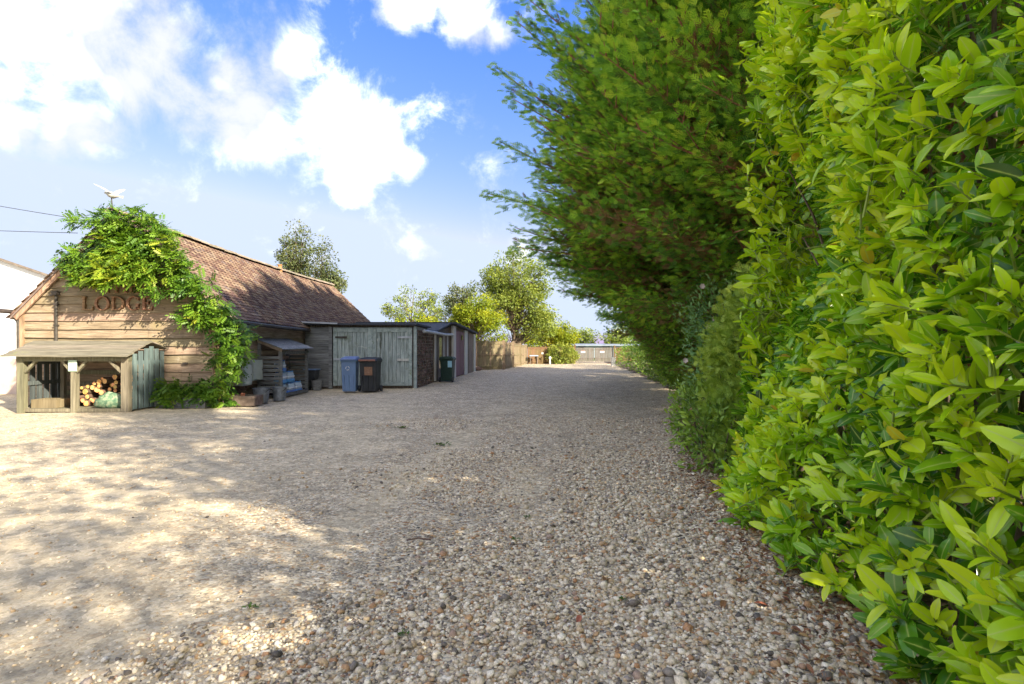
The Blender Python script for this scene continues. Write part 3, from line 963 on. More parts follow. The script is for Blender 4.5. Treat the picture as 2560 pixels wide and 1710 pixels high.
# ridge tiles
y = yA
j = 0
while y < yB - .2:
    z = roof_z(AX, min(max(y + .2, LY0), LY1)) + .015 + random.uniform(-.008, .012)
    prof = [(math.cos(a) * .15, math.sin(a) * .10) for a in np.linspace(0, math.pi, 7)]
    vs = [(AX + px, y + dy, z + pz) for dy in (0, .43) for px, pz in prof] + [(AX + px * .8, y + dy, z + pz * .8 - .01) for dy in (0, .43) for px, pz in prof]
    fs = [(i, i + 1, 8 + i, 7 + i) for i in range(6)] + [(14 + i + 7, 14 + i + 8, 14 + i + 1, 14 + i) for i in range(6)]
    fs += [(14 + i, 15 + i, i + 1, i) for i in range(6)] + [(7 + i, 8 + i, 22 + i, 21 + i) for i in range(6)]
    MB().add(vs, fs).build('ridge_tile', 'ridge', roof)
    y += .44
    j += 1
# terracotta pot on the ridge
MB().lathe((AX + .05, 22.1, roof_z(AX, 22.1)), [(.08, -.1), (.10, .03), (.085, .06), (.075, .19), (.095, .20), (.095, .23), (.07, .24)], 12).build('chimney_pot', 'terracotta', roof, smooth=False)
# gutters and pipes
MB().tube([(LX1 + .31, LY0 - .1, roof_z(LX1 + .25, LY0) - .06), (LX1 + .31, 16, roof_z(LX1 + .25, 16) - .06), (LX1 + .31, 18.3, roof_z(LX1 + .25, 18.3) - .06)], .055, 8).build('gutter', 'iron', lodge)
MB().tube([(LX0 - .29, LY0 - .35, EZ - .08), (LX0 - .29, 20, EZ - .12), (LX0 - .29, LY1, EZ - .12)], .055, 8).build('gutter', 'iron', lodge)
MB().tube([(LX0 - .29, LY0 - .02, EZ - .1), (LX0 - .10, LY0 - .06, EZ - .35), (LX0 - .09, LY0 - .06, .05)], .04, 8).build('downpipe', 'iron', lodge)
PX = -10.95
MB().tube([(PX, LY0 - .08, 2.66), (PX, LY0 - .08, .05)], .032, 8).build('drainpipe', 'iron', lodge)
hp = MB().box((PX, LY0 - .09, 2.72), (.12, .11, .10), taper=1.25)
hp.build('pipe_hopper', 'iron', lodge)
MB().box((PX - .12, LY0 - .09, 2.67), (.10, .03, .03)).build('pipe_spur', 'iron', lodge)
for z in (2.45, 1.95):
    MB().box((PX, LY0 - .08, z), (.09, .08, .03)).build('pipe_clip', 'iron', lodge)
MB().box((-7.86, LY0 - .06, 1.03), (.11, .05, .05)).build('vent_cover', 'iron', lodge)


# carved letters
def letter(ch, x, z, w, h, name='letter'):
    mb = MB()
    st, th, sf = .17 * h, .07 * h, .075 * h
    cnt = [0]

    def q(pts):                                # pts in unit space of the letter (0..w, 0..h): a slab standing proud of the wall
        cnt[0] += 1
        y1 = LY0 - .085 - .0022 * cnt[0]
        y0 = LY0 - .015
        P = [(x + a, z + b) for a, b in pts]
        n = len(P)
        mb.add([(a, y1, b) for a, b in P] + [(a, y0, b) for a, b in P], [tuple(range(n))] + [(i, i + n, (i + 1) % n + n, (i + 1) % n) for i in range(n)])

    def rect(a0, b0, a1, b1): q([(a0, b0), (a1, b0), (a1, b1), (a0, b1)])

    def stem(cx): rect(cx - st / 2, 0, cx + st / 2, h)
    def serif(cx, b, wd): rect(cx - wd / 2, b, cx + wd / 2, b + sf * .8)

    def ring(cx, cz, rx, rz, a0, a1, n=22, thick=st, thin=th):
        for i in range(n):
            t0, t1 = a0 + (a1 - a0) * i / n, a0 + (a1 - a0) * (i + 1) / n
            def pt(t, s):
                k = thin + (thick - thin) * abs(math.cos(t)) ** 1.5
                return (cx + (rx - s * k) * math.cos(t), cz + (rz - s * k) * math.sin(t))
            c0 = cnt[0]
            q([pt(t0, 0), pt(t1, 0), pt(t1, 1), pt(t0, 1)])
            cnt[0] = c0
    if ch == 'T':
        stem(w / 2); rect(0, h - th * 1.3, w, h - .001); rect(0, h - .26 * h, th, h - .002); rect(w - th, h - .26 * h, w, h - .002); serif(w / 2, 0, st * 2.2)
    elif ch == 'H':
        for c in (st * .9, w - st * .9):
            stem(c); serif(c, 0, st * 1.9); serif(c, h - sf * .8, st * 1.9)
        rect(st, h * .48, w - st, h * .48 + th)
    elif ch in 'EL':
        stem(st * .9); serif(st * .8, h - sf * .8, st * 1.8); serif(st * .8, 0, st * 1.8)
        rect(st, 0.001, w, th); q([(w - th, 0), (w, 0), (w + th * .3, .27 * h), (w - th * .2, .27 * h)])
        if ch == 'E':
            rect(st, h - th, w * .95, h - .001); rect(w * .95 - th, h - .24 * h, w * .95, h - .002)
            rect(st, h * .49, w * .72, h * .49 + th); rect(w * .72 - th, h * .41, w * .72, h * .65)
    elif ch == 'O':
        ring(w / 2, h / 2, w / 2, h / 2 + .01, 0, 2 * math.pi, 30)
    elif ch == 'D':
        stem(st * .9); serif(st * .8, h - sf * .8, st * 1.8); serif(st * .8, 0, st * 1.8)
        ring(w * .42, h / 2, w * .58, h / 2, -math.pi / 2, math.pi / 2, 18)
        rect(st, 0.001, w * .43, th); rect(st, h - th, w * .43, h - .001)
    elif ch == 'G':
        ring(w * .52, h / 2, w * .52, h / 2 + .01, R(48), R(318), 24)
        rect(w * .82 - st / 2, h * .10, w * .82 + st / 2, h * .42); serif(w * .82, h * .42, st * 2)
        rect(w * .86, h * .70, w * .86 + th, h * .93)
    return mb.build(name, 'letter_wood', lodge)


for ch, x, w in (('L', -10.34, .27), ('O', -10.03, .35), ('D', -9.64, .33), ('G', -9.27, .32), ('E', -8.90, .25)):
    letter(ch, x, 2.315, w, .325)
for ch, x, w in (('T', -9.86, .25), ('H', -9.55, .30), ('E', -9.20, .22)):
    letter(ch, x, 2.73, w, .28)

# ================================================================== white house at the left
wh = thing('white_house', 'white rendered house with beige plinth behind the lodge at far left', 'house', (-18, 20, 0))
HX0, HX1, HY0, HY1 = -25.0, -12.95, 16.5, 21.5
def hz(x, y): return 4.08 - .34 * (x + 15.64) - .24 * (y - 16.5)
hc = [(HX0, HY0), (HX1, HY0), (HX1, HY1), (HX0, HY1)]
MB().hexa([(x, y, -.05) for x, y in hc] + [(x, y, hz(x, y)) for x, y in hc]).build('wall', 'render_white', wh)
MB().box(((HX0 + HX1) / 2, (HY0 + HY1) / 2, .52), (HX1 - HX0 + .06, HY1 - HY0 + .06, 1.08)).build('plinth', 'plinth_beige', wh)
hr = [(HX0 - .1, HY0 - .12), (HX1 + .2, HY0 - .12), (HX1 + .2, HY1 + .1), (HX0 - .1, HY1 + .1)]
MB().hexa([(x, y, hz(x, y) - .02) for x, y in hr] + [(x, y, hz(x, y) + .05) for x, y in hr]).build('roof', 'slate', wh)

# ================================================================== grey shed with double doors
SY, SX0, SX1, SZ = 18.45, -7.08, -3.33, 2.17
shed = thing('double_door_shed', 'weathered grey green shed with wide double doors beside the lodge', 'shed', (-5.2, 20, 0))
body = MB()
body.box((-5.2, SY + 1.58, SZ / 2), (SX1 - SX0 - .1, 3.0, SZ)).build('wall', 'old_timber', shed)
# boarded bay at the left
zb, k = .05, 300
while zb < 2.0:
    wavy_board(lambda t: ((SX0 + .02 + .84 * t, SY), (SX0 + .02 + .84 * t, SY), (0, -1)), 0, zb, min(zb + .235, 2.1), zb - .01, min(zb + .235, 2.1), th0=.035, wav=.006, n=8, seed=k).build('board', 'board_grey', shed)
    zb += .20; k += 1
MB().box((-6.18, SY - .03, 1.05), (.11, .12, 2.1)).build('post', 'board_grey', shed)
MB().box((SX1 + .03, SY - .01, 1.06), (.10, .13, 2.12)).build('post', 'door_rail', shed)
for d, (x0, x1) in enumerate(((-6.10, -4.78), (-4.755, -3.40))):
    door = MB().box(((x0 + x1) / 2, SY + .02, 1.09), (x1 - x0, .03, 2.0)).build('door', 'board_grey', shed)
    npl = 10
    for i in range(npl):
        w = (x1 - x0 - .02) / npl
        zz = .10 + (random.uniform(0, .05) if d else .0)
        MB().box((x0 + .01 + w * (i + .5), SY - .012 + random.uniform(-.004, .004), (zz + 2.06) / 2), (w - .009, .026, 2.06 - zz)).build('plank', 'door_paint', door)
    yf = SY - .044
    MB().box((x0 + .07, yf, 1.09), (.12, .03, 1.98)).build('stile', 'door_rail', door)
    MB().box((x1 - .07, yf, 1.09), (.12, .03, 1.98)).build('stile', 'door_rail', door)
    MB().box(((x0 + x1) / 2, yf + .003, 2.0), (x1 - x0 - .27, .03, .15)).build('rail', 'door_rail', door)
    if d:
        MB().box(((x0 + x1) / 2 + .1, yf + .003, .16), (x1 - x0 - .47, .03, .12)).build('rail', 'door_rail', door)
        MB().box((x1 - .32, yf - .012, .98), (.40, .03, .08)).build('latch_rail', 'post_white', door)
    MB().box((x0 + .28 if d == 0 else x1 - .25, yf - .022, 1.0 if d == 0 else 1.75), (.5, .012, .07)).build('strap_hinge', 'lead', door)
    if d == 0:
        MB().box((x0 + .28, yf - .022, 1.75), (.4, .012, .06)).build('strap_hinge', 'iron', door)
MB().box((-4.765, SY - .075, 1.09), (.06, .02, 1.98)).build('cover_strip', 'door_rail', shed)
MB().add([(SX0 - .02, SY - .20, SZ + .0), (SX1 + .12, SY - .20, SZ - .02), (SX1 + .12, 21.4, SZ - .01), (SX0 - .02, 21.4, SZ + .05),
          (SX0 - .02, SY - .20, SZ + .06), (SX1 + .12, SY - .20, SZ + .04), (SX1 + .12, 21.4, SZ + .05), (SX0 - .02, 21.4, SZ + .11)],
         [(3, 2, 1, 0), (4, 5, 6, 7), (0, 1, 5, 4), (1, 2, 6, 5), (2, 3, 7, 6), (3, 0, 4, 7)]).build('roof', 'felt', shed)
MB().bar((SX0 - .1, SY - .24, SZ + .09), (-5.9, SY - .24, SZ + .04), .06, .05).build('flashing', 'lead', shed)
# rubble side wall facing the drive: each stone
side = MB().hexa([(SX1 - .12, SY + .12, -.05), (SX1 + .03, SY + .12, -.05), (-3.16, 21.5, -.05), (-3.3, 21.5, -.05), (SX1 - .12, SY + .12, 2.12), (SX1 + .03, SY + .12, 2.12), (-3.16, 21.5, 2.05), (-3.3, 21.5, 2.05)]).build('side_wall', 'mortar', shed)
z = .0
row = 0
while z < 2.0:
    hh = random.uniform(.09, .15)
    y = SY + .14 - (row % 2) * .0
    y += 0
    first = True
    while y < 21.4:
        l = random.uniform(.2, .46)
        if first and row % 2: l *= .5
        first = False
        l = min(l, 21.45 - y)
        if l > .06:
            xo = SX1 + .03 + (y + l / 2 - SY) * (.13 / 3.05)
            b = MB().box((xo, y + l / 2, z + hh / 2), (.07 + random.uniform(-.02, .03), l - .018, hh - .018), rot=Matrix.Rotation(random.gauss(0, .03), 3, 'X'), taper=random.uniform(.9, 1.0))
            b.build('stone', 'old_brick', side)
        y += l
    z += hh
    row += 1

# ================================================================== middle lean-to and rear shed
rear = thing('rear_shed', 'dark roofed low shed with plum door and pale posts behind the grey shed', 'shed', (-4.5, 27, 0))


def wx(y): return -2.69 + .085 * (y - 24.4)


MB().hexa([(-6.9, 24.4, -.05), (-2.75, 24.4, -.05), (wx(31) - .06, 31, -.05), (-6.9, 31, -.05), (-6.9, 24.4, 2.42), (-2.75, 24.4, 2.42), (wx(31) - .06, 31, 2.14), (-6.9, 31, 2.14)]).build('wall', 'old_timber', rear)
for (y0, y1, m, z1, nm) in ((24.42, 25.0, 'post_white', 2.36, 'post'), (27.35, 28.2, 'post_white', 2.24, 'post'), (30.3, 30.98, 'post_white', 2.12, 'post')):  # farthest one is no post: a lit wall edge, put in as pale colour
    MB().hexa([(wx(y0) - .05, y0, -.04), (wx(y0) + .05, y0, -.04), (wx(y1) + .05, y1, -.04), (wx(y1) - .05, y1, -.04), (wx(y0) - .05, y0, z1), (wx(y0) + .05, y0, z1), (wx(y1) + .05, y1, z1), (wx(y1) - .05, y1, z1)]).build(nm, m, rear)
pd = MB().hexa([(wx(25.02) - .03, 25.02, .02), (wx(25.02) + .0, 25.02, .02), (wx(27.33), 27.33, .02), (wx(27.33) - .03, 27.33, .02), (wx(25.02) - .03, 25.02, 2.2), (wx(25.02), 25.02, 2.2), (wx(27.33), 27.33, 2.14), (wx(27.33) - .03, 27.33, 2.14)]).build('door', 'door_plum', rear)
for i in range(9):
    y0, y1 = 25.04 + i * .252, 25.04 + i * .252 + .24
    MB().hexa([(wx(y0), y0, .04), (wx(y0) + .02, y0, .04), (wx(y1) + .02, y1, .04), (wx(y1), y1, .04), (wx(y0), y0, 2.17), (wx(y0) + .02, y0, 2.17), (wx(y1) + .02, y1, 2.12), (wx(y1), y1, 2.12)]).build('plank', 'door_plum', pd)
MB().box((wx(26.7) + .04, 26.7, 1.86), (.02, .5, .22)).build('pane', 'glass_dark', pd)
for i in range(9):
    y0, y1 = 28.22 + i * .23, 28.22 + i * .23 + .22
    MB().hexa([(wx(y0) - .04, y0, 0), (wx(y0) + .01, y0, 0), (wx(y1) + .01, y1, 0), (wx(y1) - .04, y1, 0), (wx(y0) - .04, y0, 2.14), (wx(y0) + .01, y0, 2.14), (wx(y1) + .01, y1, 2.12), (wx(y1) - .04, y1, 2.12)]).build('plank', 'old_timber', rear)
MB().hexa([(-7.0, 24.2, 2.44), (-2.52, 24.2, 2.44), (wx(31) + .16, 31.2, 2.14), (-7.0, 31.2, 2.14), (-7.0, 24.2, 2.53), (-2.52, 24.2, 2.53), (wx(31) + .16, 31.2, 2.22), (-7.0, 31.2, 2.22)]).build('roof', 'felt', rear)
lean = thing('lean_to', 'sagging dark lean-to with a leaning gutter between grey shed and rear shed', 'shed', (-4.5, 22.9, 0))
MB().hexa([(-6.9, 21.55, -.05), (-3.12, 21.55, -.05), (-2.85, 24.35, -.05), (-6.9, 24.35, -.05), (-6.9, 21.55, 1.95), (-3.12, 21.55, 1.95), (-2.85, 24.35, 2.3), (-6.9, 24.35, 2.3)]).build('wall', 'old_timber', lean)
MB().hexa([(-7.0, 21.42, 2.02), (-2.98, 21.42, 1.97), (-2.72, 24.38, 2.44), (-7.0, 24.38, 2.44), (-7.0, 21.42, 2.09), (-2.98, 21.42, 2.05), (-2.72, 24.38, 2.50), (-7.0, 24.38, 2.51)]).build('roof', 'felt', lean)
for i in range(11):
    y0 = 21.6 + i * .25
    if 3 <= i <= 4: continue
    xx = -3.10 + (y0 - 21.55) * .096
    MB().box((xx, y0 + .12, 1.0), (.05, .235, 1.9), rot=Matrix.Rotation(-.096, 3, 'Z')).build('plank', 'old_timber' if i % 3 else 'post_white', lean)
MB().box((-3.0, 22.6, 1.15), (.02, .46, 1.3), rot=Matrix.Rotation(-.096, 3, 'Z')).build('window', 'glass_dark', lean)
MB().tube([(-3.15, 19.3, 1.98), (-2.98, 21.2, 1.96), (-2.86, 23.0, 1.93), (-2.70, 24.5, 1.97)], .06, 8).build('gutter', 'lead', lean)


# ================================================================== fences and gate
def fence_panel(a, b, h, m, label, boards=.12, rails=3, group=None, face=1):
    a, b = Vector((*a, 0)), Vector((*b, 0))
    f = thing('boarded_fence', label, 'fence', ((a + b) / 2)[:], group)
    d = (b - a).normalized()
    nrm = Vector((d.y, -d.x, 0)) * face
    n = max(2, int((b - a).length / boards))
    wv = (b - a) / n
    for i in range(n):
        p, q = a + wv * i + d * .003, a + wv * (i + 1) - d * .003
        hh = h - .05 + random.uniform(-.012, .012)
        o1, o2 = nrm * random.uniform(.0, .006), nrm * .02
        MB().hexa([p - o2 + o1, q - o2 + o1, q + o1, p + o1] + [v + Vector((0, 0, hh)) for v in (p - o2 + o1, q - o2 + o1, q + o1, p + o1)]).build('board', m, f)
    for r in range(rails):
        z = h * (.12 + .80 * r / max(1, rails - 1)) if rails > 1 else h * .5
        MB().bar(a + nrm * .028 + Vector((0, 0, z)), b + nrm * .028 + Vector((0, 0, z)), .04, .07).build('rail', m, f)
    MB().bar(a + nrm * .0 + Vector((0, 0, h - .02)), b + Vector((0, 0, h - .02)), .085, .04).build('cap', m, f)
    return f


def fence_post(p, h, m, label, w=.13):
    t = MB().box((p[0], p[1], h / 2 - .02), (w, w, h + .04))
    t.box((p[0], p[1], h + .025), (w + .02, w + .02, .05), taper=.6)
    tag(t.build('fence_post', m), label, 'post')


fence_panel((-2.12, 32.4), (-.62, 33.6), 1.76, 'fence_tan', 'sunlit tan timber fence panel with three rails next to the rear shed', .13, 3)
fence_panel((-.42, 34.0), (.02, 36.6), 1.70, 'fence_tan', 'narrow tan fence panel just left of the large olive tree trunk', .13, 3)
fence_panel((.14, 37.0), (.55, 40.0), 1.62, 'fence_tan', 'tan fence panel seen edge on right of the large tree trunk', .13, 3)
fence_panel((.68, 40.3), (1.08, 43.2), 1.55, 'fence_tan', 'pale fence panel at the far corner before the orange fence', .13, 3)
fence_post((-.52, 33.75), 1.76, 'fence_tan', 'thick tan fence post at the corner right of the sunlit panel', .18)
fence_post((.08, 36.8), 1.72, 'fence_tan', 'tan fence post beneath the large tree trunk', .13)
fence_post((.62, 40.15), 1.64, 'fence_tan', 'pale fence post second from the far fence corner', .13)
fence_post((1.14, 43.5), 1.5, 'fence_tan', 'pale fence post at the far corner where orange fence starts', .16)
fence_panel((1.25, 43.6), (3.2, 44.6), 1.38, 'fence_orange', 'orange brown boarded fence at the far end left of the bush', .13, 2)
fence_panel((3.3, 44.65), (5.25, 45.7), 1.36, 'fence_orange', 'orange brown boarded fence at the far end behind the bush', .13, 2)
fence_panel((8.85, 46.0), (11.2, 46.2), 1.34, 'fence_orange', 'short orange brown fence panel right of the grey gate', .13, 2)
gate = thing('field_gate', 'grey wooden double gate closing the far end of the drive', 'gate', (7, 46, 0))
for (x0, x1) in ((5.42, 6.98), (7.04, 8.62)):
    leaf = MB().box(((x0 + x1) / 2, 46.03, .35), (x1 - x0, .04, .1))
    leaf.box(((x0 + x1) / 2, 46.03, 1.12), (x1 - x0, .04, .1))
    leaf.bar((x0 + .05, 46.033, .40), (x1 - .05, 46.033, 1.07), .04, .08, up=(0, 1, 0))
    lf = leaf.build('gate_leaf', 'gate_grey', gate)
    n = 11
    for i in range(n):
        w = (x1 - x0) / n
        MB().box((x0 + w * (i + .5), 45.995, .70 + random.uniform(-.01, .02)), (w - .02, .022, 1.22)).build('board', 'gate_grey', lf)
    sg = MB().box(((x0 + x1) / 2 - .15, 45.97, .98), (.34, .012, .2)).build('sign', 'sticker_white', lf)
    MB().box(((x0 + x1) / 2 - .15, 45.961, 1.05), (.34, .006, .06)).build('sign_stripe', 'sticker_orange', gate)
fence_post((5.33, 45.9), 1.5, 'fence_orange', 'orange brown gate post left of the grey gate', .14)
fence_post((8.72, 45.95), 1.45, 'fence_orange', 'orange brown gate post right of the grey gate', .14)
# pale low roofs beyond
for (x, y, w, dpt, z, lab) in ((3.2, 66, 7.0, 6, 1.45, 'low pale blue grey building seen over the orange fence'), (11.6, 70, 9.0, 7, 1.45, 'low pale blue grey building seen over the grey gate')):
    b = thing('far_building', lab, 'building', (x, y, 0))
    MB().box((x, y, z / 2), (w, dpt, z)).build('wall', 'roof_pale', b)
    MB().add([(x - w / 2 - .2, y - dpt / 2 - .3, z), (x + w / 2 + .2, y - dpt / 2 - .3, z), (x + w / 2 + .2, y + dpt / 2, z + .2), (x - w / 2 - .2, y + dpt / 2, z + .2),
              (x - w / 2 - .2, y - dpt / 2 - .3, z + .12), (x + w / 2 + .2, y - dpt / 2 - .3, z + .12), (x + w / 2 + .2, y + dpt / 2, z + .32), (x - w / 2 - .2, y + dpt / 2, z + .32)],
             [(3, 2, 1, 0), (4, 5, 6, 7), (0, 1, 5, 4), (1, 2, 6, 5), (2, 3, 7, 6), (3, 0, 4, 7)]).build('roof', 'roof_pale', b)
    for i in range(3):
        MB().box((x - w / 3 + i * w / 3, y - dpt / 2 - .01, 1.3), (.9, .04, .6)).build('window', 'glass_dark', b)

# ================================================================== log shelter in front of the gable
ws = thing('log_shelter', 'open fronted wooden log shelter with plank roof against the lodge gable', 'log store', (-9.6, 12.3, 0))
WY0, WY1 = 11.82, 12.94
for (x, w) in ((-10.72, .14), (-9.565, .10), (-8.44, .16)):
    MB().box((x, WY0, .58), (w, .12, 1.20)).build('post', 'store_wood', ws)
for x in (-10.70, -8.44):
    MB().box((x, WY1 - .06, .64), (.09, .09, 1.3)).build('post', 'store_wood', ws)
MB().box((-9.58, WY0 - .005, 1.165), (2.46, .10, .10)).build('beam', 'store_wood', ws)
MB().box((-9.58, WY0 + .01, .045), (2.2, .08, .07)).build('sill', 'store_wood', ws)
for x0, dx in ((-10.64, .24), (-9.62, -.22), (-9.51, .22), (-8.54, -.26)):
    MB().bar((x0, WY0 - .01, .88), (x0 + dx, WY0 - .01, 1.13), .05, .06, up=(0, 1, 0)).build('brace', 'store_wood', ws)
# floor slats
for i in range(6):
    MB().box((-9.58, WY0 + .12 + i * .17, .055), (2.25, .13, .03)).build('floor_slat', 'store_wood', ws)
RIDGE_Y, RZ = 12.48, 1.50


def store_roof_z(y):
    return 1.235 + (y - 11.66) * (RZ - 1.235) / (RIDGE_Y - 11.66) if y < RIDGE_Y else RZ - (y - RIDGE_Y) * .30


for i, (y0, y1) in enumerate(((11.60, 11.82), (11.79, 12.03), (12.00, 12.25), (12.22, 12.48))):
    zz = .012 * i
    x0, x1 = -11.0 + random.uniform(-.06, .05), -8.28 + random.uniform(-.04, .03)
    n = 8
    vs, fs = [], []
    for j in range(n + 1):
        t = j / n
        x = x0 + (x1 - x0) * t
        w = .005 * math.sin(t * 9 + i * 2) + .003 * math.sin(t * 23 + i)
        za, zb_ = store_roof_z(y0) + zz + w, store_roof_z(y1) + zz + w * .4
        vs += [(x, y0 + w, za), (x, y1, zb_), (x, y0 + w, za + .032), (x, y1, zb_ + .032)]
    for j in range(n):
        a, b = 4 * j, 4 * j + 4
        fs += [(a, a + 1, b + 1, b), (a + 2, b + 2, b + 3, a + 3), (a, b, b + 2, a + 2), (a + 1, a + 3, b + 3, b + 1)]
    fs += [(0, 2, 3, 1), (4 * n, 4 * n + 1, 4 * n + 3, 4 * n + 2)]
    MB().add(vs, fs).build('roof_plank', 'store_roof', ws)
for i, (y0, y1) in enumerate(((12.46, 12.72), (12.70, 12.97))):
    MB().hexa([(-11.0, y0, store_roof_z(y0) + .03 - i * .01), (-8.27, y0, store_roof_z(y0) + .03 - i * .01), (-8.27, y1, store_roof_z(y1) + .03 - i * .01), (-11.0, y1, store_roof_z(y1) + .03 - i * .01),
               (-11.0, y0, store_roof_z(y0) + .055 - i * .01), (-8.27, y0, store_roof_z(y0) + .055 - i * .01), (-8.27, y1, store_roof_z(y1) + .055 - i * .01), (-11.0, y1, store_roof_z(y1) + .055 - i * .01)]).build('roof_plank', 'store_roof', ws)
for x, m in ((-8.345, 'slat_shade_teal'), (-10.78, 'slat_shade_dark')):
    for i in range(6):
        y = WY0 + .13 + i * .183
        top = store_roof_z(y) - .05
        MB().box((x + random.uniform(-.006, .006), y, (top + .05) / 2), (.024, .125, top - .05), rot=Matrix.Rotation(random.gauss(0, .008), 3, 'X')).build('slat', m, ws)
    for z in (.62, 1.08):
        MB().box((x - .03 if x > -9 else x + .03, (WY0 + WY1) / 2, z), (.03, WY1 - WY0 - .1, .09)).build('side_rail', m, ws)
for z in (.33, .55, .82):
    MB().box((-9.58, WY1 - .02, z), (2.3, .022, .10)).build('back_slat', 'store_wood', ws)
MB().box((-8.98, WY1 - .05, .75), (.09, .05, 1.0)).build('back_post', 'store_wood', ws)
MB().box((-9.56, WY0 - .075, 1.02), (.185, .012, .24)).build('sign_plate', 'plate_green', ws)

# logs: cut ends to the front
def log_obj(x, y, z, r, ln, ang):
    t = thing('log', 'round cut firewood log with pale orange end stacked in the log shelter', 'log', (x, y, z - r), 'firewood logs in the log shelter')
    rot = Matrix.Rotation(ang, 3, 'Z')
    n = 9
    rad = [r * random.uniform(.88, 1.1) for _ in range(n)]
    ring = [(rad[i] * math.cos(2 * math.pi * i / n), rad[i] * math.sin(2 * math.pi * i / n)) for i in range(n)]
    vs = [rot @ Vector((a, s * ln / 2, b)) + Vector((x, y, z)) for s in (-1, 1) for a, b in ring]
    MB().add(vs, [(i, (i + 1) % n, (i + 1) % n + n, i + n) for i in range(n)] + [tuple(n + i for i in range(n))]).build('bark', 'log_bark', t, smooth=False)
    vs2 = [rot @ Vector((a * .94, -ln / 2 - .003, b * .94)) + Vector((x, y, z)) for a, b in ring] + [rot @ Vector((0, -ln / 2 - .006, 0)) + Vector((x, y, z))]
    MB().add(vs2, [(i, (i + 1) % n, n) for i in range(n)]).build('cut_end', 'log_end', t)


placed = []
rl = random.Random(3)
def heap_top(x): return np.interp(x, [-10.1, -9.9, -9.6, -9.3, -9.05, -8.7, -8.55], [.30, .50, .64, .76, .86, .84, .8])
tries = 0
while tries < 30000 and len(placed) < 90:
    tries += 1
    r = rl.choice((.04, .05, .06, .07, .045))
    x = rl.uniform(-10.05, -8.58)
    z = .075 + r
    # drop it on what lies below
    for (px, pz, pr) in placed:
        dx = abs(px - x)
        if dx < r + pr:
            z = max(z, pz + math.sqrt(max((r + pr) ** 2 - dx ** 2, 0)))
    if z + r < heap_top(x):
        placed.append((x, z, r))
for (x, z, r) in placed:
    log_obj(x, 12.42 + rl.uniform(-.06, .10) + .10 * (z > .4), z, r, .38, rl.gauss(0, .06))
# wooden crate in the shelter
cr = thing('wooden_crate', 'low plain wooden crate on the floor at the left of the log shelter', 'crate', (-10.3, 12.15, .07))
for (c, s) in (((-10.36, 11.95, .17), (.56, .022, .19)), ((-10.36, 12.33, .17), (.56, .022, .19)), ((-10.63, 12.14, .17), (.022, .355, .188)), ((-10.09, 12.14, .17), (.022, .355, .188))):
    MB().box(c, s).build('side', 'fence_tan', cr)
MB().box((-10.36, 12.14, .085), (.51, .35, .02)).build('base', 'fence_tan', cr)


def lumpy(c, r, seed, n=18, m=12, amp=.14, flat=True):
    """a soft sagging bag"""
    vs, fs = [], []
    for i in range(m + 1):
        th = math.pi * i / m
        for j in range(n):
            ph = 2 * math.pi * j / n
            d = np.array((math.sin(th) * math.cos(ph), math.sin(th) * math.sin(ph), math.cos(th)))
            k = 1 + amp * float(noise3(d * 1.6, seed, 1.2, 3))
            p = d * np.array(r) * k
            vs.append((c[0] + p[0], c[1] + p[1], max(c[2] + p[2], c[2] - r[2] * .75)))
    for i in range(m):
        for j in range(n):
            fs.append((i * n + j, (i + 1) * n + j, (i + 1) * n + (j + 1) % n, i * n + (j + 1) % n))
    return MB().add(vs, fs)


sk = lumpy((-8.88, 12.02, .21), (.30, .14, .19), 5, amp=.22)
tie = lumpy((-9.06, 12.0, .19), (.20, .12, .15), 8, amp=.25)
sack = thing('net_sack', 'green net sack of kindling slumped before the logs in the shelter', 'sack', (-8.9, 12.0, .07))
sk.build('bag', 'sack', sack, smooth=True)
tie.build('bag_fold', 'sack', sack, smooth=True)

# trough along the gable foot
tr = thing('trough_planter', 'long grey wooden trough planter at the foot of the gable by the vine', 'planter', (-7.75, 12.75, 0))
for (c, s) in (((-7.75, 12.60, .12), (1.18, .04, .24)), ((-7.75, 12.93, .12), (1.18, .04, .24)), ((-8.32, 12.765, .12), (.04, .29, .235)), ((-7.18, 12.765, .12), (.04, .29, .235))):
    MB().box(c, s).build('side', 'board_grey', tr, bevel=.006)
MB().box((-7.75, 12.765, .10), (1.09, .28, .18)).build('soil_fill', 'soil', tr)

# meter boxes on the side wall
for (y0, y1, z0, z1, lab) in ((13.88, 14.36, .42, .95, 'cream meter box on the lodge side wall, nearer and lower one'), (14.42, 14.98, .52, 1.07, 'cream meter box on the lodge side wall, farther and higher one')):
    t = thing('meter_box', lab, 'meter box', (-7.0, (y0 + y1) / 2, z0))
    MB().box((-7.02, (y0 + y1) / 2, (z0 + z1) / 2), (.2, y1 - y0, z1 - z0)).build('case', 'box_cream', t, bevel=.008)
    MB().box((-6.91, (y0 + y1) / 2, (z0 + z1) / 2), (.016, y1 - y0 - .06, z1 - z0 - .06)).build('door', 'box_cream', t, bevel=.004)
    MB().lathe((-6.9, y1 - .07, (z0 + z1) / 2), [(.012, 0), (.012, .02)], 8).build('lock', 'iron', t)

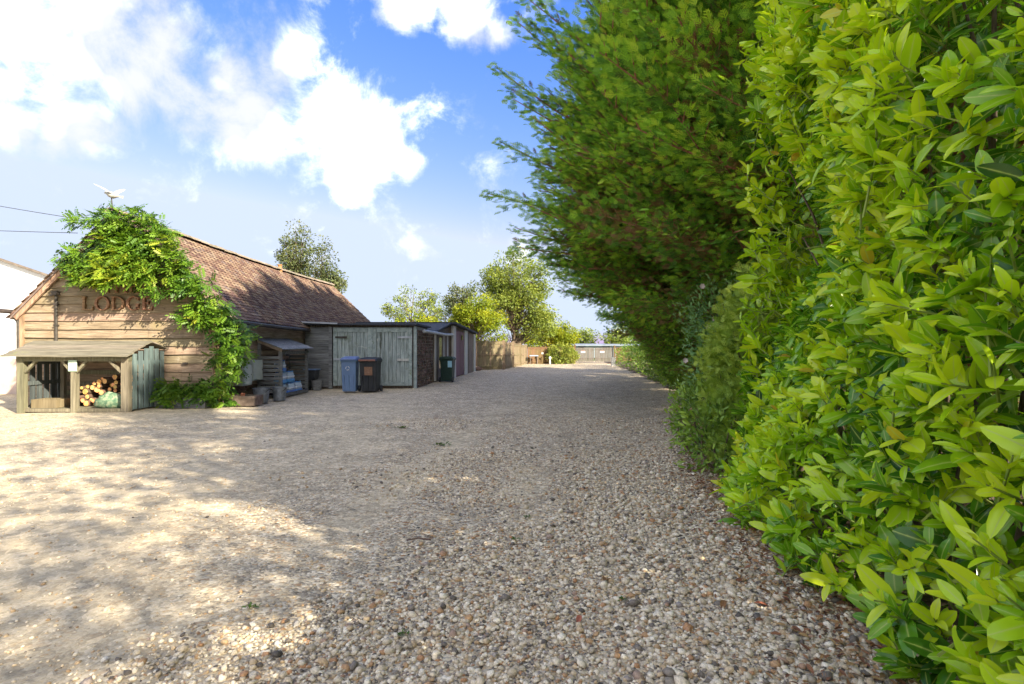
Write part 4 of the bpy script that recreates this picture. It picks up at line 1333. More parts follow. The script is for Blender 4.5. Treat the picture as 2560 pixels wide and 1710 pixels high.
# slatted lean-to store against the side wall
ls = thing('slatted_store', 'small slatted lean-to store with sloping roof on the lodge side wall', 'log store', (-6.8, 16, 0))
for (x, y, h) in ((-6.47, 15.1, 1.32), (-6.47, 17.0, 1.34), (-7.06, 15.1, 1.56), (-7.06, 17.0, 1.56)):
    MB().box((x, y, h / 2), (.08, .08, h)).build('post', 'board_grey', ls)
for i in range(9):
    MB().box((-6.77, 15.05, .18 + i * .118), (.62, .022, .085)).build('slat', 'board_grey', ls)
for i in range(9):
    MB().box((-6.77, 17.05, .18 + i * .118), (.62, .022, .085)).build('slat', 'board_grey', ls)
for i in range(7):
    MB().box((-7.02, 16.05, .25 + i * .17), (.02, 1.84, .085)).build('back_slat', 'board_side', ls)
MB().box((-6.45, 16.05, 1.26), (.05, 2.0, .09)).build('beam', 'board_grey', ls)
MB().box((-6.45, 16.05, .06), (.05, 2.0, .09)).build('sill', 'board_grey', ls)
MB().bar((-7.08, 15.02, 1.60), (-6.40, 15.02, 1.33), .03, .09, up=(0, 0, 1)).build('verge_board', 'board_side', ls)
for i in range(4):
    xa, xb = -7.10 + i * .19, -7.10 + i * .19 + .215
    za, zb2 = 1.64 - i * .072 + .004 * i, 1.64 - (i + 1) * .072 - .008
    MB().hexa([(xa, 14.92, za), (xb, 14.92, zb2), (xb, 17.18, zb2 + .02), (xa, 17.18, za + .02), (xa, 14.92, za + .022), (xb, 14.92, zb2 + .022), (xb, 17.18, zb2 + .042), (xa, 17.18, za + .042)]).build('roof_plank', 'board_grey', ls)


# water bottle packs in the store
def clear_mat():
    m, nt, N, L = new_mat('bottle')
    b = N('ShaderNodeBsdfPrincipled')
    b.inputs['Base Color'].default_value = (.62, .74, .86, 1); b.inputs['Roughness'].default_value = .15
    b.inputs['Transmission Weight'].default_value = .35; b.inputs['IOR'].default_value = 1.3
    o = N('ShaderNodeOutputMaterial'); L(b.outputs[0], o.inputs['Surface'])
    MATS['bottle'] = m


clear_mat()
bot = MB().lathe((0, 0, 0), [(.042, 0), (.05, .012), (.05, .08), (.045, .10), (.05, .12), (.05, .20), (.042, .24), (.018, .28), (.016, .305)], 8)
bme = bpy.data.meshes.new('bottle'); bme.from_pydata(bot.v, [], bot.f); bme.polygons.foreach_set('use_smooth', [True] * len(bme.polygons)); bme.materials.append(MATS['bottle'])
capb = MB().lathe((0, 0, 0), [(.019, .295), (.019, .325)], 8)
cme = bpy.data.meshes.new('cap'); cme.from_pydata(capb.v, [], capb.f); cme.materials.append(MATS['wrap_blue'])
pack_l = ['bottom pack at the near end of the bottle stack in the slatted store', 'middle pack at the near end of the bottle stack in the slatted store', 'topmost pack of the taller bottle stack in the slatted store',
          'bottom pack of the farther, lower bottle stack in the slatted store', 'upper pack of the farther, lower bottle stack in the slatted store', 'single pack at the rear end of the slatted store floor']
for k, (x, y, z) in enumerate(((-6.62, 15.42, .05), (-6.63, 15.44, .385), (-6.65, 15.46, .72), (-6.60, 15.98, .05), (-6.62, 16.0, .385), (-6.60, 16.52, .05))):
    t = thing('bottle_pack', 'water bottles, ' + pack_l[k], 'bottles', (x, y, z), 'bottle packs in the slatted store')
    for i in range(2):
        for j in range(4):
            p = (x - .052 + i * .104, y - .156 + j * .104, z)
            o = link_mesh('bottle', bme, None, t, p)
            link_mesh('cap', cme, None, o, p)
    MB().box((x, y, z + .05), (.212, .42, .10)).build('wrap', 'wrap_blue', t, bevel=.02)
    MB().box((x, y, z + .165), (.206, .414, .05)).build('label_band', 'sticker_white', t, bevel=.015)


# galvanised buckets, sink planter, pots
def bucket(name, x, y, r, h, m, label, cat, rib=True, z=0, handle=True, group=None):
    t = thing(name, label, cat, (x, y, z), group)
    pr = [(r * .78, 0), (r * .80, .01), (r * .86, h * .3), (r * .90, h * .32), (r * .88, h * .36), (r * .94, h * .66), (r * .98, h * .68), (r * .96, h * .72), (r, h * .97), (r * 1.05, h * .98), (r * 1.05, h), (r * .97, h), (r * .8, h * .3), (.01, h * .28)]
    MB().lathe((x, y, z), pr, 20).build('body', m, t, smooth=False)
    if handle:
        MB().tube([(x - r * 1.02, y, z + h * .93)] + [(x - r * 1.02 * math.cos(a), y - .05 - r * .5 * math.sin(a), z + h * .93 - r * .55 * math.sin(a)) for a in np.linspace(.3, 2.84, 7)] + [(x + r * 1.02, y, z + h * .93)], .008, 5).build('handle', 'iron', t)


bucket('bucket', -6.43, 13.85, .20, .37, 'galvanised', 'ribbed galvanised bucket beside the slatted store, left of the pair', 'bucket')
bucket('bucket', -6.22, 14.45, .18, .35, 'galvanised', 'ribbed galvanised bucket beside the slatted store, right of the pair', 'bucket')
sp = thing('sink_planter', 'shallow brown rectangular planter with bare soil left of the buckets', 'planter', (-6.55, 13.25, 0))
for (c, s) in (((-6.55, 13.05, .12), (.68, .06, .24)), ((-6.55, 13.47, .12), (.68, .06, .24)), ((-6.86, 13.26, .12), (.06, .36, .236)), ((-6.24, 13.26, .12), (.06, .36, .236))):
    MB().box(c, s).build('side', 'stone_sink', sp, bevel=.012)
MB().box((-6.55, 13.26, .09), (.56, .36, .16)).build('soil_fill', 'soil', sp)
MB().lathe((-6.62, 13.28, .17), [(.04, 0), (.055, .10), (.06, .11), (.05, .12), (.01, .05)], 10).build('small_pot', 'terracotta', sp)
bucket('plant_pot', -6.78, 17.85, .15, .30, 'pot_dark', 'dark round plant pot on the ground, left of the pot pile by the shed', 'plant pot', handle=False)
bucket('plant_pot', -6.42, 17.75, .18, .34, 'board_grey', 'grey round plant pot on the ground, right of the pot pile by the shed', 'plant pot', handle=False)
t = thing('plastic_tub', 'dark square plastic tub resting on the plant pots by the shed', 'tub', (-6.62, 17.85, .33))
tb = MB().hexa([(-6.78, 17.70, .35), (-6.46, 17.70, .35), (-6.46, 18.0, .35), (-6.78, 18.0, .35), (-6.82, 17.66, .66), (-6.42, 17.66, .66), (-6.42, 18.04, .66), (-6.82, 18.04, .66)])
tb.build('body', 'pot_dark', t, bevel=.01)
MB().box((-6.62, 17.85, .675), (.44, .42, .03)).build('rim', 'bin_blue', t)


# wheelie bins
def wheelie(x, y, ang, w, d, h, m, label, lidm=None, lip=None, back=False):
    t = thing('wheelie_bin', label, 'wheelie bin', (x, y, 0))
    t.rotation_euler = (0, 0, 0)
    M = Matrix.Translation((x, y, 0)) @ Matrix.Rotation(ang, 4, 'Z')

    def out(mb, name, mm, parent=t, bevel=.0, smooth=False):
        mb.v = [tuple(M @ Vector(p)) for p in mb.v]
        return mb.build(name, mm, parent, smooth, bevel)
    zb, zt = .03, h * .90
    wb, db = w * .82, d * .72
    b = MB().hexa([(-wb / 2, -db / 2 + .03, zb), (wb / 2, -db / 2 + .03, zb), (wb / 2, db / 2, zb), (-wb / 2, db / 2, zb), (-w / 2 + .02, -d / 2 + .04, zt), (w / 2 - .02, -d / 2 + .04, zt), (w / 2 - .02, d / 2 - .04, zt), (-w / 2 + .02, d / 2 - .04, zt)])
    out(b, 'body', m, bevel=.03)
    out(MB().box((0, 0, zt + .0), (w, d - .06, .05)), 'rim', m, bevel=.012)
    l = MB().hexa([(-w / 2 - .012, -d / 2 - .03, zt + .028), (w / 2 + .012, -d / 2 - .03, zt + .028), (w / 2 + .012, d / 2 - .02, zt + .028), (-w / 2 - .012, d / 2 - .02, zt + .028),
                   (-w / 2 + .04, -d / 2 + .06, zt + .10), (w / 2 - .04, -d / 2 + .06, zt + .10), (w / 2 - .03, d / 2 - .05, zt + .135), (-w / 2 + .03, d / 2 - .05, zt + .135)])
    lid = out(l, 'lid', lidm or m, bevel=.018)
    out(MB().box((0, -d / 2 - .035, zt + .045), (w * .9, .03, .055)), 'lid_lip', lip or lidm or m, lid, bevel=.008)
    out(MB().tube([(-w * .42, d / 2 - .05, zt + .02), (-w * .42, d / 2 + .06, zt + .05), (w * .42, d / 2 + .06, zt + .05), (w * .42, d / 2 - .05, zt + .02)], .018, 6), 'handle', m)
    for s in (-1, 1):
        wh_ = MB()
        n = 14
        xx = s * (wb / 2 + .035)
        vs = [(xx + e * .025, db / 2 + .02 + .10 * math.cos(2 * math.pi * i / n), .10 + .10 * math.sin(2 * math.pi * i / n)) for e in (-1, 1) for i in range(n)]
        wh_.add(vs, [(i, (i + 1) % n, (i + 1) % n + n, i + n) for i in range(n)] + [tuple(range(n - 1, -1, -1)), tuple(range(n, 2 * n))])
        out(wh_, 'wheel', 'bin_black')
    for s in (-1, 0, 1):
        fr = -db / 2 + .03
        out(MB().hexa([(s * wb * .3 - .012, fr - .012, zb + .05), (s * wb * .3 + .012, fr - .012, zb + .05), (s * wb * .3 + .012, fr + .03, zb + .05), (s * wb * .3 - .012, fr + .03, zb + .05),
                       (s * w * .3 - .012, -d / 2 + .03, zt * .55), (s * w * .3 + .012, -d / 2 + .03, zt * .55), (s * w * .3 + .012, -d / 2 + .08, zt * .55), (s * w * .3 - .012, -d / 2 + .08, zt * .55)]), 'rib', m)
    return t, out, zt, d


t, out, zt, d = wheelie(-5.08, 16.95, R(4), .50, .55, 1.10, 'bin_blue', 'blue wheelie bin in front of the grey double doors')
# white recycling mark: three chasing arrows
for k in range(3):
    a0 = k * 2 * math.pi / 3
    mb = MB()
    arc = [(math.cos(a0 + a) * .055 - .02, -d / 2 + .018, zt * .77 + math.sin(a0 + a) * .055) for a in np.linspace(0, 1.5, 6)]
    mb.tube([Vector(p) + Vector((0, -.012, 0)) for p in arc], [.012, .012, .012, .012, .018, .003], 5)
    out(mb, 'recycling_arrow', 'sticker_white')
t, out, zt, d = wheelie(-4.46, 17.0, R(-3), .58, .66, 1.07, 'bin_black', 'black wheelie bin with orange sticker and brown lid edge by the grey doors', lip='sticker_orange')
out(MB().box((.03, -d / 2 + .030, zt * .70), (.25, .012, .26), rot=Matrix.Rotation(R(4), 3, 'X')), 'sticker', 'sticker_orange')
t, out, zt, d = wheelie(-2.62, 22.0, R(180 - 8), .56, .6, 1.0, 'bin_green', 'dark green wheelie bin standing by the lean-to, seen from behind')
out(MB().box((-.16, d / 2 - .03, zt * .80), (.17, .02, .26)), 'sticker', 'sticker_blue')

# far end bits
bl = MB().box((7.32, 39.0, .28), (.27, .27, .58)); bl.box((7.32, 39.0, .60), (.31, .31, .06))
tag(bl.build('bollard', 'post_white'), 'short pale stone bollard at the hedge foot near the far gate', 'bollard')
t = thing('name_post', 'slim orange wooden post with a small box by the far fence', 'post', (2.45, 43.6, 0))
MB().box((2.45, 43.6, .42), (.12, .12, .86)).build('post', 'fence_orange', t)
MB().box((2.45, 43.53, .86), (.16, .16, .14)).build('box', 'post_white', t)
t = thing('garden_table', 'small garden table with pale blue top in front of the orange fence', 'table', (1.95, 43.5, 0))
MB().box((1.75, 43.2, .68), (.68, .5, .06)).build('top', 'sticker_blue', t)
for sx in (-.28, .28):
    for sy in (-.2, .2):
        MB().box((1.75 + sx, 43.2 + sy, .33), (.06, .06, .66)).build('leg', 'old_timber', t)
lm = MB().lathe((3.05, 43.4, 0), [(.05, 0), (.05, .42), (.10, .43), (.10, .55), (.03, .60)], 10)
tag(lm.build('garden_lamp', 'sticker_white'), 'small white garden lamp standing left of the bush by the fence', 'lamp')
tag(lumpy((-2.0, 32.0, .10), (.22, .16, .15), 12).build('rubble_stone', 'old_brick', smooth=True), 'dark lump of stone at the corner of the rear shed', 'stone')

# overhead cables
def cable(a, b, sag, label):
    a, b = Vector(a), Vector(b)
    pts = [a.lerp(b, i / 24) - Vector((0, 0, sag * 4 * (i / 24) * (1 - i / 24))) for i in range(25)]
    tag(MB().tube(pts, .008, 5).build('overhead_cable', 'cable'), label, 'cable')


cable((-27, 15, 8.6), (-10.3, 13.1, 4.5), .35, 'upper black overhead cable sloping down to the lodge gable')
cable((-27, 14.5, 5.35), (-10.5, 13.05, 4.18), .12, 'lower thin overhead cable running level to the lodge gable')

# weathervane with a white bird
bv = thing('bird_weathervane', 'white bird weathervane with raised wings on a pole above the gable', 'weathervane', (-9.62, 13.1, 4.5))
bx, by, bz = -9.72, 13.1, 5.14
MB().tube([(-9.68, by, 4.45), (-9.70, by, 4.8), (bx, by, bz - .05)], .014, 6).build('pole', 'iron', bv)
bd = MB().tube([(bx + .20, by, bz - .07), (bx + .13, by, bz - .045), (bx + .05, by, bz - .04), (bx - .04, by, bz - .01), (bx - .10, by, bz + .025), (bx - .14, by, bz + .03), (bx - .18, by, bz + .022)], [.006, .048, .078, .07, .044, .036, .004], 10)
bd.build('body', 'feather_white', bv, smooth=True)


def wing(pts_in, pts_out, name):
    vs, fs = [], []
    for (a, b) in zip(pts_in, pts_out):
        vs += [a, b, (a[0], a[1] + .012, a[2]), (b[0], b[1] + .006, b[2])]
    n = len(pts_in)
    for i in range(n - 1):
        a, b = 4 * i, 4 * i + 4
        fs += [(a, b, b + 1, a + 1), (a + 2, a + 3, b + 3, b + 2), (a, a + 2, b + 2, b), (a + 1, b + 1, b + 3, a + 3)]
    fs += [(0, 1, 3, 2), (4 * n - 4, 4 * n - 2, 4 * n - 1, 4 * n - 3)]
    MB().add(vs, fs).build(name, 'feather_white', bv)


wing([(bx + .00, by - .03, bz + .02), (bx - .06, by - .10, bz + .09), (bx - .15, by - .16, bz + .14), (bx - .22, by - .20, bz + .17), (bx - .26, by - .22, bz + .185)], [(bx + .10, by - .03, bz - .03), (bx + .05, by - .10, bz + .0), (bx - .04, by - .16, bz + .05), (bx - .12, by - .20, bz + .10), (bx - .23, by - .22, bz + .16)], 'wing')
wing([(bx - .02, by + .03, bz + .02), (bx + .03, by + .10, bz + .10), (bx + .10, by + .17, bz + .16), (bx + .16, by + .22, bz + .18)], [(bx + .10, by + .03, bz - .02), (bx + .13, by + .10, bz + .05), (bx + .16, by + .17, bz + .11), (bx + .18, by + .22, bz + .165)], 'wing')
wing([(bx + .16, by, bz - .04), (bx + .30, by - .01, bz - .05)], [(bx + .16, by, bz - .08), (bx + .29, by - .01, bz - .12)], 'tail')

# ================================================================== vegetation
def curve_pts(a, b, bend, n=6):
    a, b, bend = np.array(a, float), np.array(b, float), np.array(bend, float)
    t = np.linspace(0, 1, n)[:, None]
    return a * (1 - t) + b * t + bend * (4 * t * (1 - t))


def to_tri_mesh(name, mb, m, parent):
    return mb.build(name, m, parent, smooth=True)


# ------------------------------------------------------------------ cherry laurel hedge
def laurel():
    hedge = thing('laurel_hedge', 'tall glossy yellow green cherry laurel hedge filling the right foreground', 'hedge', (2.6, 2.5, 0))
    nsh = 2900

    def face_x(y, z):
        return np.interp(y, [-1.2, 1.5, 3.0, 4.5, 5.5], [1.56, 1.58, 1.78, 2.14, 2.42]) + .12 * np.sin(z * 1.1) + .26 * np.clip((z - 1.3) / 2, -.6, 1.6) + .42 * np.exp(-((z - 2.45) / .62) ** 2) * np.clip((y - 3.6) / 1.2, 0, 1)
    y = rng.uniform(-1.2, 5.5, nsh)
    hmax = lambda y: np.interp(y, [-1.2, 1.4, 2.6], [1.9, 2.2, 4.6])
    z = .1 + (hmax(y) - .1) * rng.random(nsh)
    depth = np.abs(rng.normal(0, .10, nsh)) * (rng.random(nsh) < .55)
    end = rng.random(nsh) < .19                       # the far end of the hedge
    P = np.zeros((nsh, 3))
    q = np.stack([0 * y, y, z], -1)
    bulge = .20 * noise3(q, 11, .75, 2) + .07 * noise3(q, 12, 2.4, 2)
    face = face_x(y, z)
    rnd_end = np.clip((y - 4.8) / .7, 0, 1) ** 2 * .4
    P[:, 0] = face - bulge + depth + rnd_end
    P[:, 1] = y; P[:, 2] = z
    P[end, 0] = rng.uniform(2.4, 3.6, end.sum()); P[end, 1] = 5.45 + .15 * noise3(P[end] * 1.0, 13, 1, 2)
    nrm = np.tile(np.array((-1.0, -.12, .15)), (nsh, 1)); nrm[end] = (-.25, 1, .15)
    D = unit(nrm + np.array((0, 0, .55)) + rng.normal(0, .48, (nsh, 3)))
    ln = rng.uniform(.10, .26, nsh)
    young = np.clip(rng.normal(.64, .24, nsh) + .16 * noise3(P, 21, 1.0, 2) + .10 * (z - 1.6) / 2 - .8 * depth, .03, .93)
    Ps, Ts, Ns, Ss, Rs = [], [], [], [], []
    tub = MB()
    for i in range(nsh):
        nl = rng.integers(6, 11)
        d = D[i]
        a = np.cross(d, (.3, .2, .9)); a /= np.linalg.norm(a); b = np.cross(d, a)
        base = P[i] - d * ln[i] * .6
        if True:
            tub.tube([base - d * .1, base + d * ln[i] * .6, base + d * ln[i]], [.006, .005, .003], 4, caps=False)
        ph = rng.uniform(0, 6.28)
        for k in range(nl):
            t = (k + .5) / nl
            an = ph + k * 2.4
            rad = a * math.cos(an) + b * math.sin(an)
            op = 1.15 - .75 * t
            T = d * (.55 + .5 * t) + rad * op + np.array((0, 0, -.12 + .25 * t)) + rng.normal(0, .26, 3)
            Nn = d * .8 - rad * .4 + np.array((-.15, -.1, .55)) + rng.normal(0, .42, 3)
            Ps.append(base + d * ln[i] * t); Ts.append(T); Ns.append(Nn)
            Ss.append(float(np.clip(rng.lognormal(math.log(.122), .26), .06, .20)) * (1.05 - .45 * max(0, t - .55) / .45))
            Rs.append(young[i] + .22 * (t - .4) + rng.normal(0, .07))
    # inner, older leaves, darkened in colour for the shade inside the hedge
    n2 = 11000
    P2 = np.stack([rng.uniform(2.0, 3.4, n2), rng.uniform(-1.2, 5.4, n2), rng.random(n2)], -1)
    P2[:, 2] = .1 + P2[:, 2] * (hmax(P2[:, 1]) - .1)
    P2[:, 0] = np.maximum(P2[:, 0], face_x(P2[:, 1], P2[:, 2]) + .08)
    Ps = np.concatenate([np.array(Ps), P2]); Ts = np.concatenate([np.array(Ts), rand_unit(n2) + np.array((-.5, 0, -.2))])
    Ns = np.concatenate([np.array(Ns), rand_unit(n2) * .6 + np.array((-.3, -.1, .7))])
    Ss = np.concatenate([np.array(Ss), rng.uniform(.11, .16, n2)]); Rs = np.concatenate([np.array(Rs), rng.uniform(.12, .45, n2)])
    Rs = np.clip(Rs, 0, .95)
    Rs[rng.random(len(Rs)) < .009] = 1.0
    # a few big leaves in the near lower corner, and the nearest 300 as pieces of their own
    cam_p = np.array((0, 0, 1.45))
    v = Ps - cam_p
    u_ = v[:, 0] / np.maximum(v[:, 1], .01); w_ = v[:, 2] / np.maximum(v[:, 1], .01)
    vis = (v[:, 1] > .5) & (u_ < .94) & (np.abs(w_) < .63) & (np.arange(len(Ps)) < len(Ps) - n2)
    size = np.where(vis, Ss / np.linalg.norm(v, axis=1), 0)
    size *= np.where(Ps[:, 0] < face_x(Ps[:, 1], Ps[:, 2]) + .02, 1, .6)
    pick = np.argsort(-size)[:300]
    LT = [leaf_template(.40, .25, .10, st=(.12, .32, .55, .76, .92), wd=(.55, .93, 1.0, .82, .42)), leaf_template(.36, .45, .28, st=(.12, .32, .55, .76, .92), wd=(.5, .9, 1.0, .8, .4)),
          leaf_template(.43, .18, .38, st=(.12, .32, .55, .76, .92), wd=(.6, .95, 1.0, .8, .42)), leaf_template(.37, .35, -.06, st=(.12, .32, .55, .76, .92), wd=(.55, .9, 1.0, .8, .45)),
          leaf_template(.29, .6, .2, st=(.12, .32, .55, .76, .92), wd=(.5, .85, 1.0, .85, .5)), leaf_template(.46, .1, .15, st=(.12, .32, .55, .76, .92), wd=(.6, 1.0, .95, .85, .5))]
    rest = np.ones(len(Ps), bool); rest[pick] = False
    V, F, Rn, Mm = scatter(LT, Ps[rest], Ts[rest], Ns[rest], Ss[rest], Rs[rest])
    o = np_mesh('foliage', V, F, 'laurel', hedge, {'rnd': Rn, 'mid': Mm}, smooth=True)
    tag(o, kind='stuff')
    meshes = {}
    Tn = unit(Ts); Bn = unit(np.cross(Tn, Ns)); Un = np.cross(Bn, Tn)
    for i in pick:
        t, c = int(rng.integers(0, 6)), int(np.clip(Rs[i], 0, .99) * 8)
        if (t, c) not in meshes:
            me = bpy.data.meshes.new('leaf')
            me.from_pydata(LT[t][0].tolist(), [], LT[t][1].tolist())
            me.polygons.foreach_set('use_smooth', [True] * len(me.polygons))
            for an, av in (('rnd', np.full(len(LT[t][0]), (c + .5) / 8)), ('mid', LT[t][2])):
                a = me.attributes.new(an, 'FLOAT', 'POINT'); a.data.foreach_set('value', av.astype(np.float32))
            me.materials.append(MATS['laurel'])
            meshes[(t, c)] = me
        o = bpy.data.objects.new('leaf', meshes[(t, c)]); COL.objects.link(o)
        o.parent = hedge
        M = Matrix.Identity(4)
        for r in range(3):
            M[r][0], M[r][1], M[r][2] = Bn[i][r] * Ss[i], Tn[i][r] * Ss[i], Un[i][r] * Ss[i]
        M.translation = Vector(Ps[i]) - WPOS[hedge.name]
        o.matrix_basis = M
    tag(tub.build('shoots', 'twig_green', hedge), kind='stuff')
    br = MB()
    for k in range(46):
        y0 = rng.uniform(-1, 5.2); x0 = rng.uniform(2.5, 3.1)
        tip = (rng.uniform(2.3, 2.6), y0 + rng.normal(0, .4), rng.uniform(.5, .9 * float(hmax(y0))))
        br.tube(curve_pts((x0, y0, 0), tip, (.15, 0, .3), 6), np.linspace(.03, .006, 6), 5, caps=False)
    tag(br.build('branches', 'bark', hedge, smooth=True), kind='stuff')


laurel()


# ------------------------------------------------------------------ cypress row
CYP_T = [frond_template(3, .62, .12, .12), frond_template(3, .5, .11, .3), frond_template(4, .75, .10, .05)]


def bough_mesh(k, poke=False, brown=0.0):
    """one bough, 3 m long along +Y: sub-branches either side set with flat sprays; dead brown inside"""
    r = np.random.default_rng(500 + k)
    Ps, Ts, Ns, Ss, Rs = [], [], [], [], []
    L = 3.0
    nsub = 54 if not poke else 50
    wood = MB()
    def axis(t): return np.array((.12 * math.sin(t * 3 + k), L * t, -.22 * math.sin(math.pi * t) + .10 * t * t + (.0 if not poke else .06 * math.sin(7 * t))))
    wood.tube([axis(t) for t in np.linspace(0, 1, 8)], np.linspace(.045, .006, 8), 5, caps=False)
    for i in range(nsub):
        t = .20 + .80 * (i + r.random()) / nsub
        s = 1 if i % 2 else -1
        ln = ((1 - t) ** .75 * .85 + .16) * r.uniform(.7, 1.15) * (1.0 if not poke else .55)
        d = np.array((s * .80, .72, r.normal(.12, .30))); d /= np.linalg.norm(d)
        a = axis(t)
        if i % 4 == 0 and not poke: wood.tube([a, a + d * ln * .9], [.012, .004], 4, caps=False)
        ns = max(4, int(ln * 34))
        for j in range(ns):
            q = (j + r.random()) / ns
            p = a + d * ln * q + r.normal(0, .035, 3)
            T = d * .8 + np.array((r.normal(0, .45), .55, r.normal(.25, .35)))
            if t < .45: T[2] -= .5
            Ps.append(p); Ts.append(T); Ns.append(np.array((0, 0, 1.0)) + r.normal(0, .45, 3)); Ss.append(r.uniform(.075, .155))
            out = .55 * t + .45 * q
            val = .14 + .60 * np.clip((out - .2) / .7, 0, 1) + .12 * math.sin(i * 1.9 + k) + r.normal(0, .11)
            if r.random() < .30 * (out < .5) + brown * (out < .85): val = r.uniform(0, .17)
            Rs.append(val)
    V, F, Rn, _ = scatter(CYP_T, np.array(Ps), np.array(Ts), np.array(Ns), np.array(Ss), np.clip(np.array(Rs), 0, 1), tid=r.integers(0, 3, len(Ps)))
    me = bpy.data.meshes.new('bough')
    nv = len(V)
    wv, wf = np.array(wood.v), wood.f
    me.from_pydata(V.tolist() + wv.tolist(), [], F.tolist() + [tuple(i + nv for i in f) for f in wf])
    a = me.attributes.new('rnd', 'FLOAT', 'POINT'); a.data.foreach_set('value', np.concatenate([Rn, np.zeros(len(wv))]).astype(np.float32))
    me.materials.append(MATS['cypress']); me.materials.append(MATS['bark_red'])
    me.polygons.foreach_set('material_index', [0] * len(F) + [1] * len(wf))
    me.update()
    return me


BOUGH = [bough_mesh(k) for k in range(9)]
BOUGH_B = [bough_mesh(40 + k, False, .5) for k in range(4)]
BOUGH_P = [bough_mesh(20 + k, True) for k in range(3)]


def cypress(x, y, H, Rr, label, nb=250, pokes=(), low=2.6, seed=0, bias=.6, extra=()):
    t = thing('cypress_tree', label, 'tree', (x, y, 0), 'cypress trees along the drive')
    tr = MB()
    for k in range(2 if seed % 2 else 3):
        ox, oy = rng.normal(0, .22), rng.normal(0, .22)
        tr.tube([(x + ox, y + oy, 0), (x + ox * 1.4, y + oy * 1.4, H * .35), (x + ox * 1.8, y + oy * 1.8, H * .7), (x + ox, y + oy, H * .97)], [.17, .13, .08, .015], 7)
    trunk = tr.build('trunk', 'bark_red', t, smooth=True)
    br = []
    for k in range(nb):
        h = .5 + (H - .7) * ((k + rng.random()) / nb) ** .92
        prof = np.interp(h / H, [0, .10, .22, .33, .6, .85, 1], [.40, .50, 1.05, 1.08, .92, .6, .15])
        L = Rr * prof * rng.uniform(.78, 1.08)
        if h < low: L *= .75
        az = rng.uniform(0, 2 * math.pi)
        if rng.random() < bias: az = rng.normal(math.pi * 1.12, .75)      # fuller towards the open drive
        d = np.array((math.cos(az), math.sin(az), 0.0))
        rise = np.interp(h / H, [0, .2, .5, 1], [-.12, .12, .42, 1.3]) + rng.normal(0, .14)
        br.append((np.array((x, y, h)), d * L + np.array((0, 0, rise * L)), False))
    for (tip, h0) in pokes:
        br.append((np.array((x, y, h0)), np.array(tip) - np.array((x, y, h0)), True))
    for tip in extra:
        h0 = tip[2] + rng.uniform(.3, .9)
        br.append((np.array((x, y, h0)), np.array(tip) - np.array((x, y, h0)), False))
    for b0, v, poke in br:
        ln = np.linalg.norm(v)
        pool = BOUGH_P if poke else (BOUGH_B if rng.random() < (.32 if b0[2] < 4.6 else .08) else BOUGH)
        me = pool[int(rng.integers(0, len(pool)))]
        o = bpy.data.objects.new('bough', me); COL.objects.link(o)
        o.parent = t
        q = Vector(v).to_track_quat('Y', 'Z')
        sw = 1.55 if poke else max(.62, min(1.25, ln / 3)) * rng.uniform(.85, 1.2)
        M = q.to_matrix().to_4x4() @ Matrix.Rotation(float(rng.normal(0, .35)), 4, 'Y') @ Matrix.Diagonal((sw, ln / 3, sw, 1))
        M.translation = Vector(b0) - WPOS[t.name]
        o.matrix_basis = M


cypress(6.1, .9, 10.6, 2.5, 'cypress tree outside the frame at the right shading the near gravel', 75, low=1, seed=9, bias=.1)
cypress(5.9, 4.6, 12.2, 2.9, 'cypress tree growing behind the laurel hedge, seen only through gaps', 105, low=1, seed=7, bias=.2)
cypress(5.5, 6.9, 12.1, 3.4, 'cypress tree at the far end of the laurel, half hidden by it', 170, low=2.2, seed=8, bias=.3)
cypress(5.3, 9.6, 12.0, 3.7, 'nearest tall cypress tree fully in view behind the laurel hedge', 290, low=2.4, seed=1)
cypress(5.6, 12.5, 11.8, 4.4, 'second tall cypress tree from the laurel hedge along the drive', 290, low=2.9, seed=2,
        pokes=(((.35, 11.6, 6.1), 4.6), ((.25, 12.3, 4.5), 4.2)),
        extra=((1.2, 12.2, 3.6), (1.4, 12.6, 3.1), (1.7, 12.0, 2.8), (1.1, 12.4, 4.2), (2.2, 12.4, 2.6)))
cypress(6.0, 15.6, 12.2, 4.75, 'third tall cypress tree whose branches spike left over the drive', 290, low=3.0, seed=3,
        pokes=(((-.72, 15.2, 5.55), 5.2), ((-.55, 15.0, 9.0), 6.4), ((-.40, 15.2, 7.0), 5.6), ((.2, 15, 11.0), 8), ((-.1, 15.3, 8.2), 6.2), ((.0, 15.0, 10.2), 7.6), ((.1, 14.8, 3.9), 4.3), ((.4, 14.6, 10.0), 7.4), ((.1, 15.6, 4.6), 4.6)),
        extra=((.8, 15.0, 4.7), (.75, 15.4, 5.2), (.85, 14.8, 4.2), (1.0, 15.2, 3.7), (1.2, 14.7, 3.3), (1.45, 15.4, 2.9), (1.9, 15.0, 2.7), (1.0, 14.4, 4.5), (.7, 14.6, 5.8), (.8, 15.3, 6.5), (1.2, 15.0, 3.9), (2.3, 14.6, 2.6), (.9, 15.5, 7.4), (1.0, 15.2, 8.2)))
cypress(6.6, 19.0, 11.6, 4.6, 'fourth cypress tree along the drive, dark and overhanging', 240, low=3.0, seed=4)
cypress(7.4, 23.0, 9.0, 3.7, 'fifth cypress tree along the drive with low dark branches', 170, low=2.6, seed=5)
cypress(8.6, 28.5, 6.2, 2.7, 'small far cypress tree nearest the bollard', 110, low=2.0, seed=6)


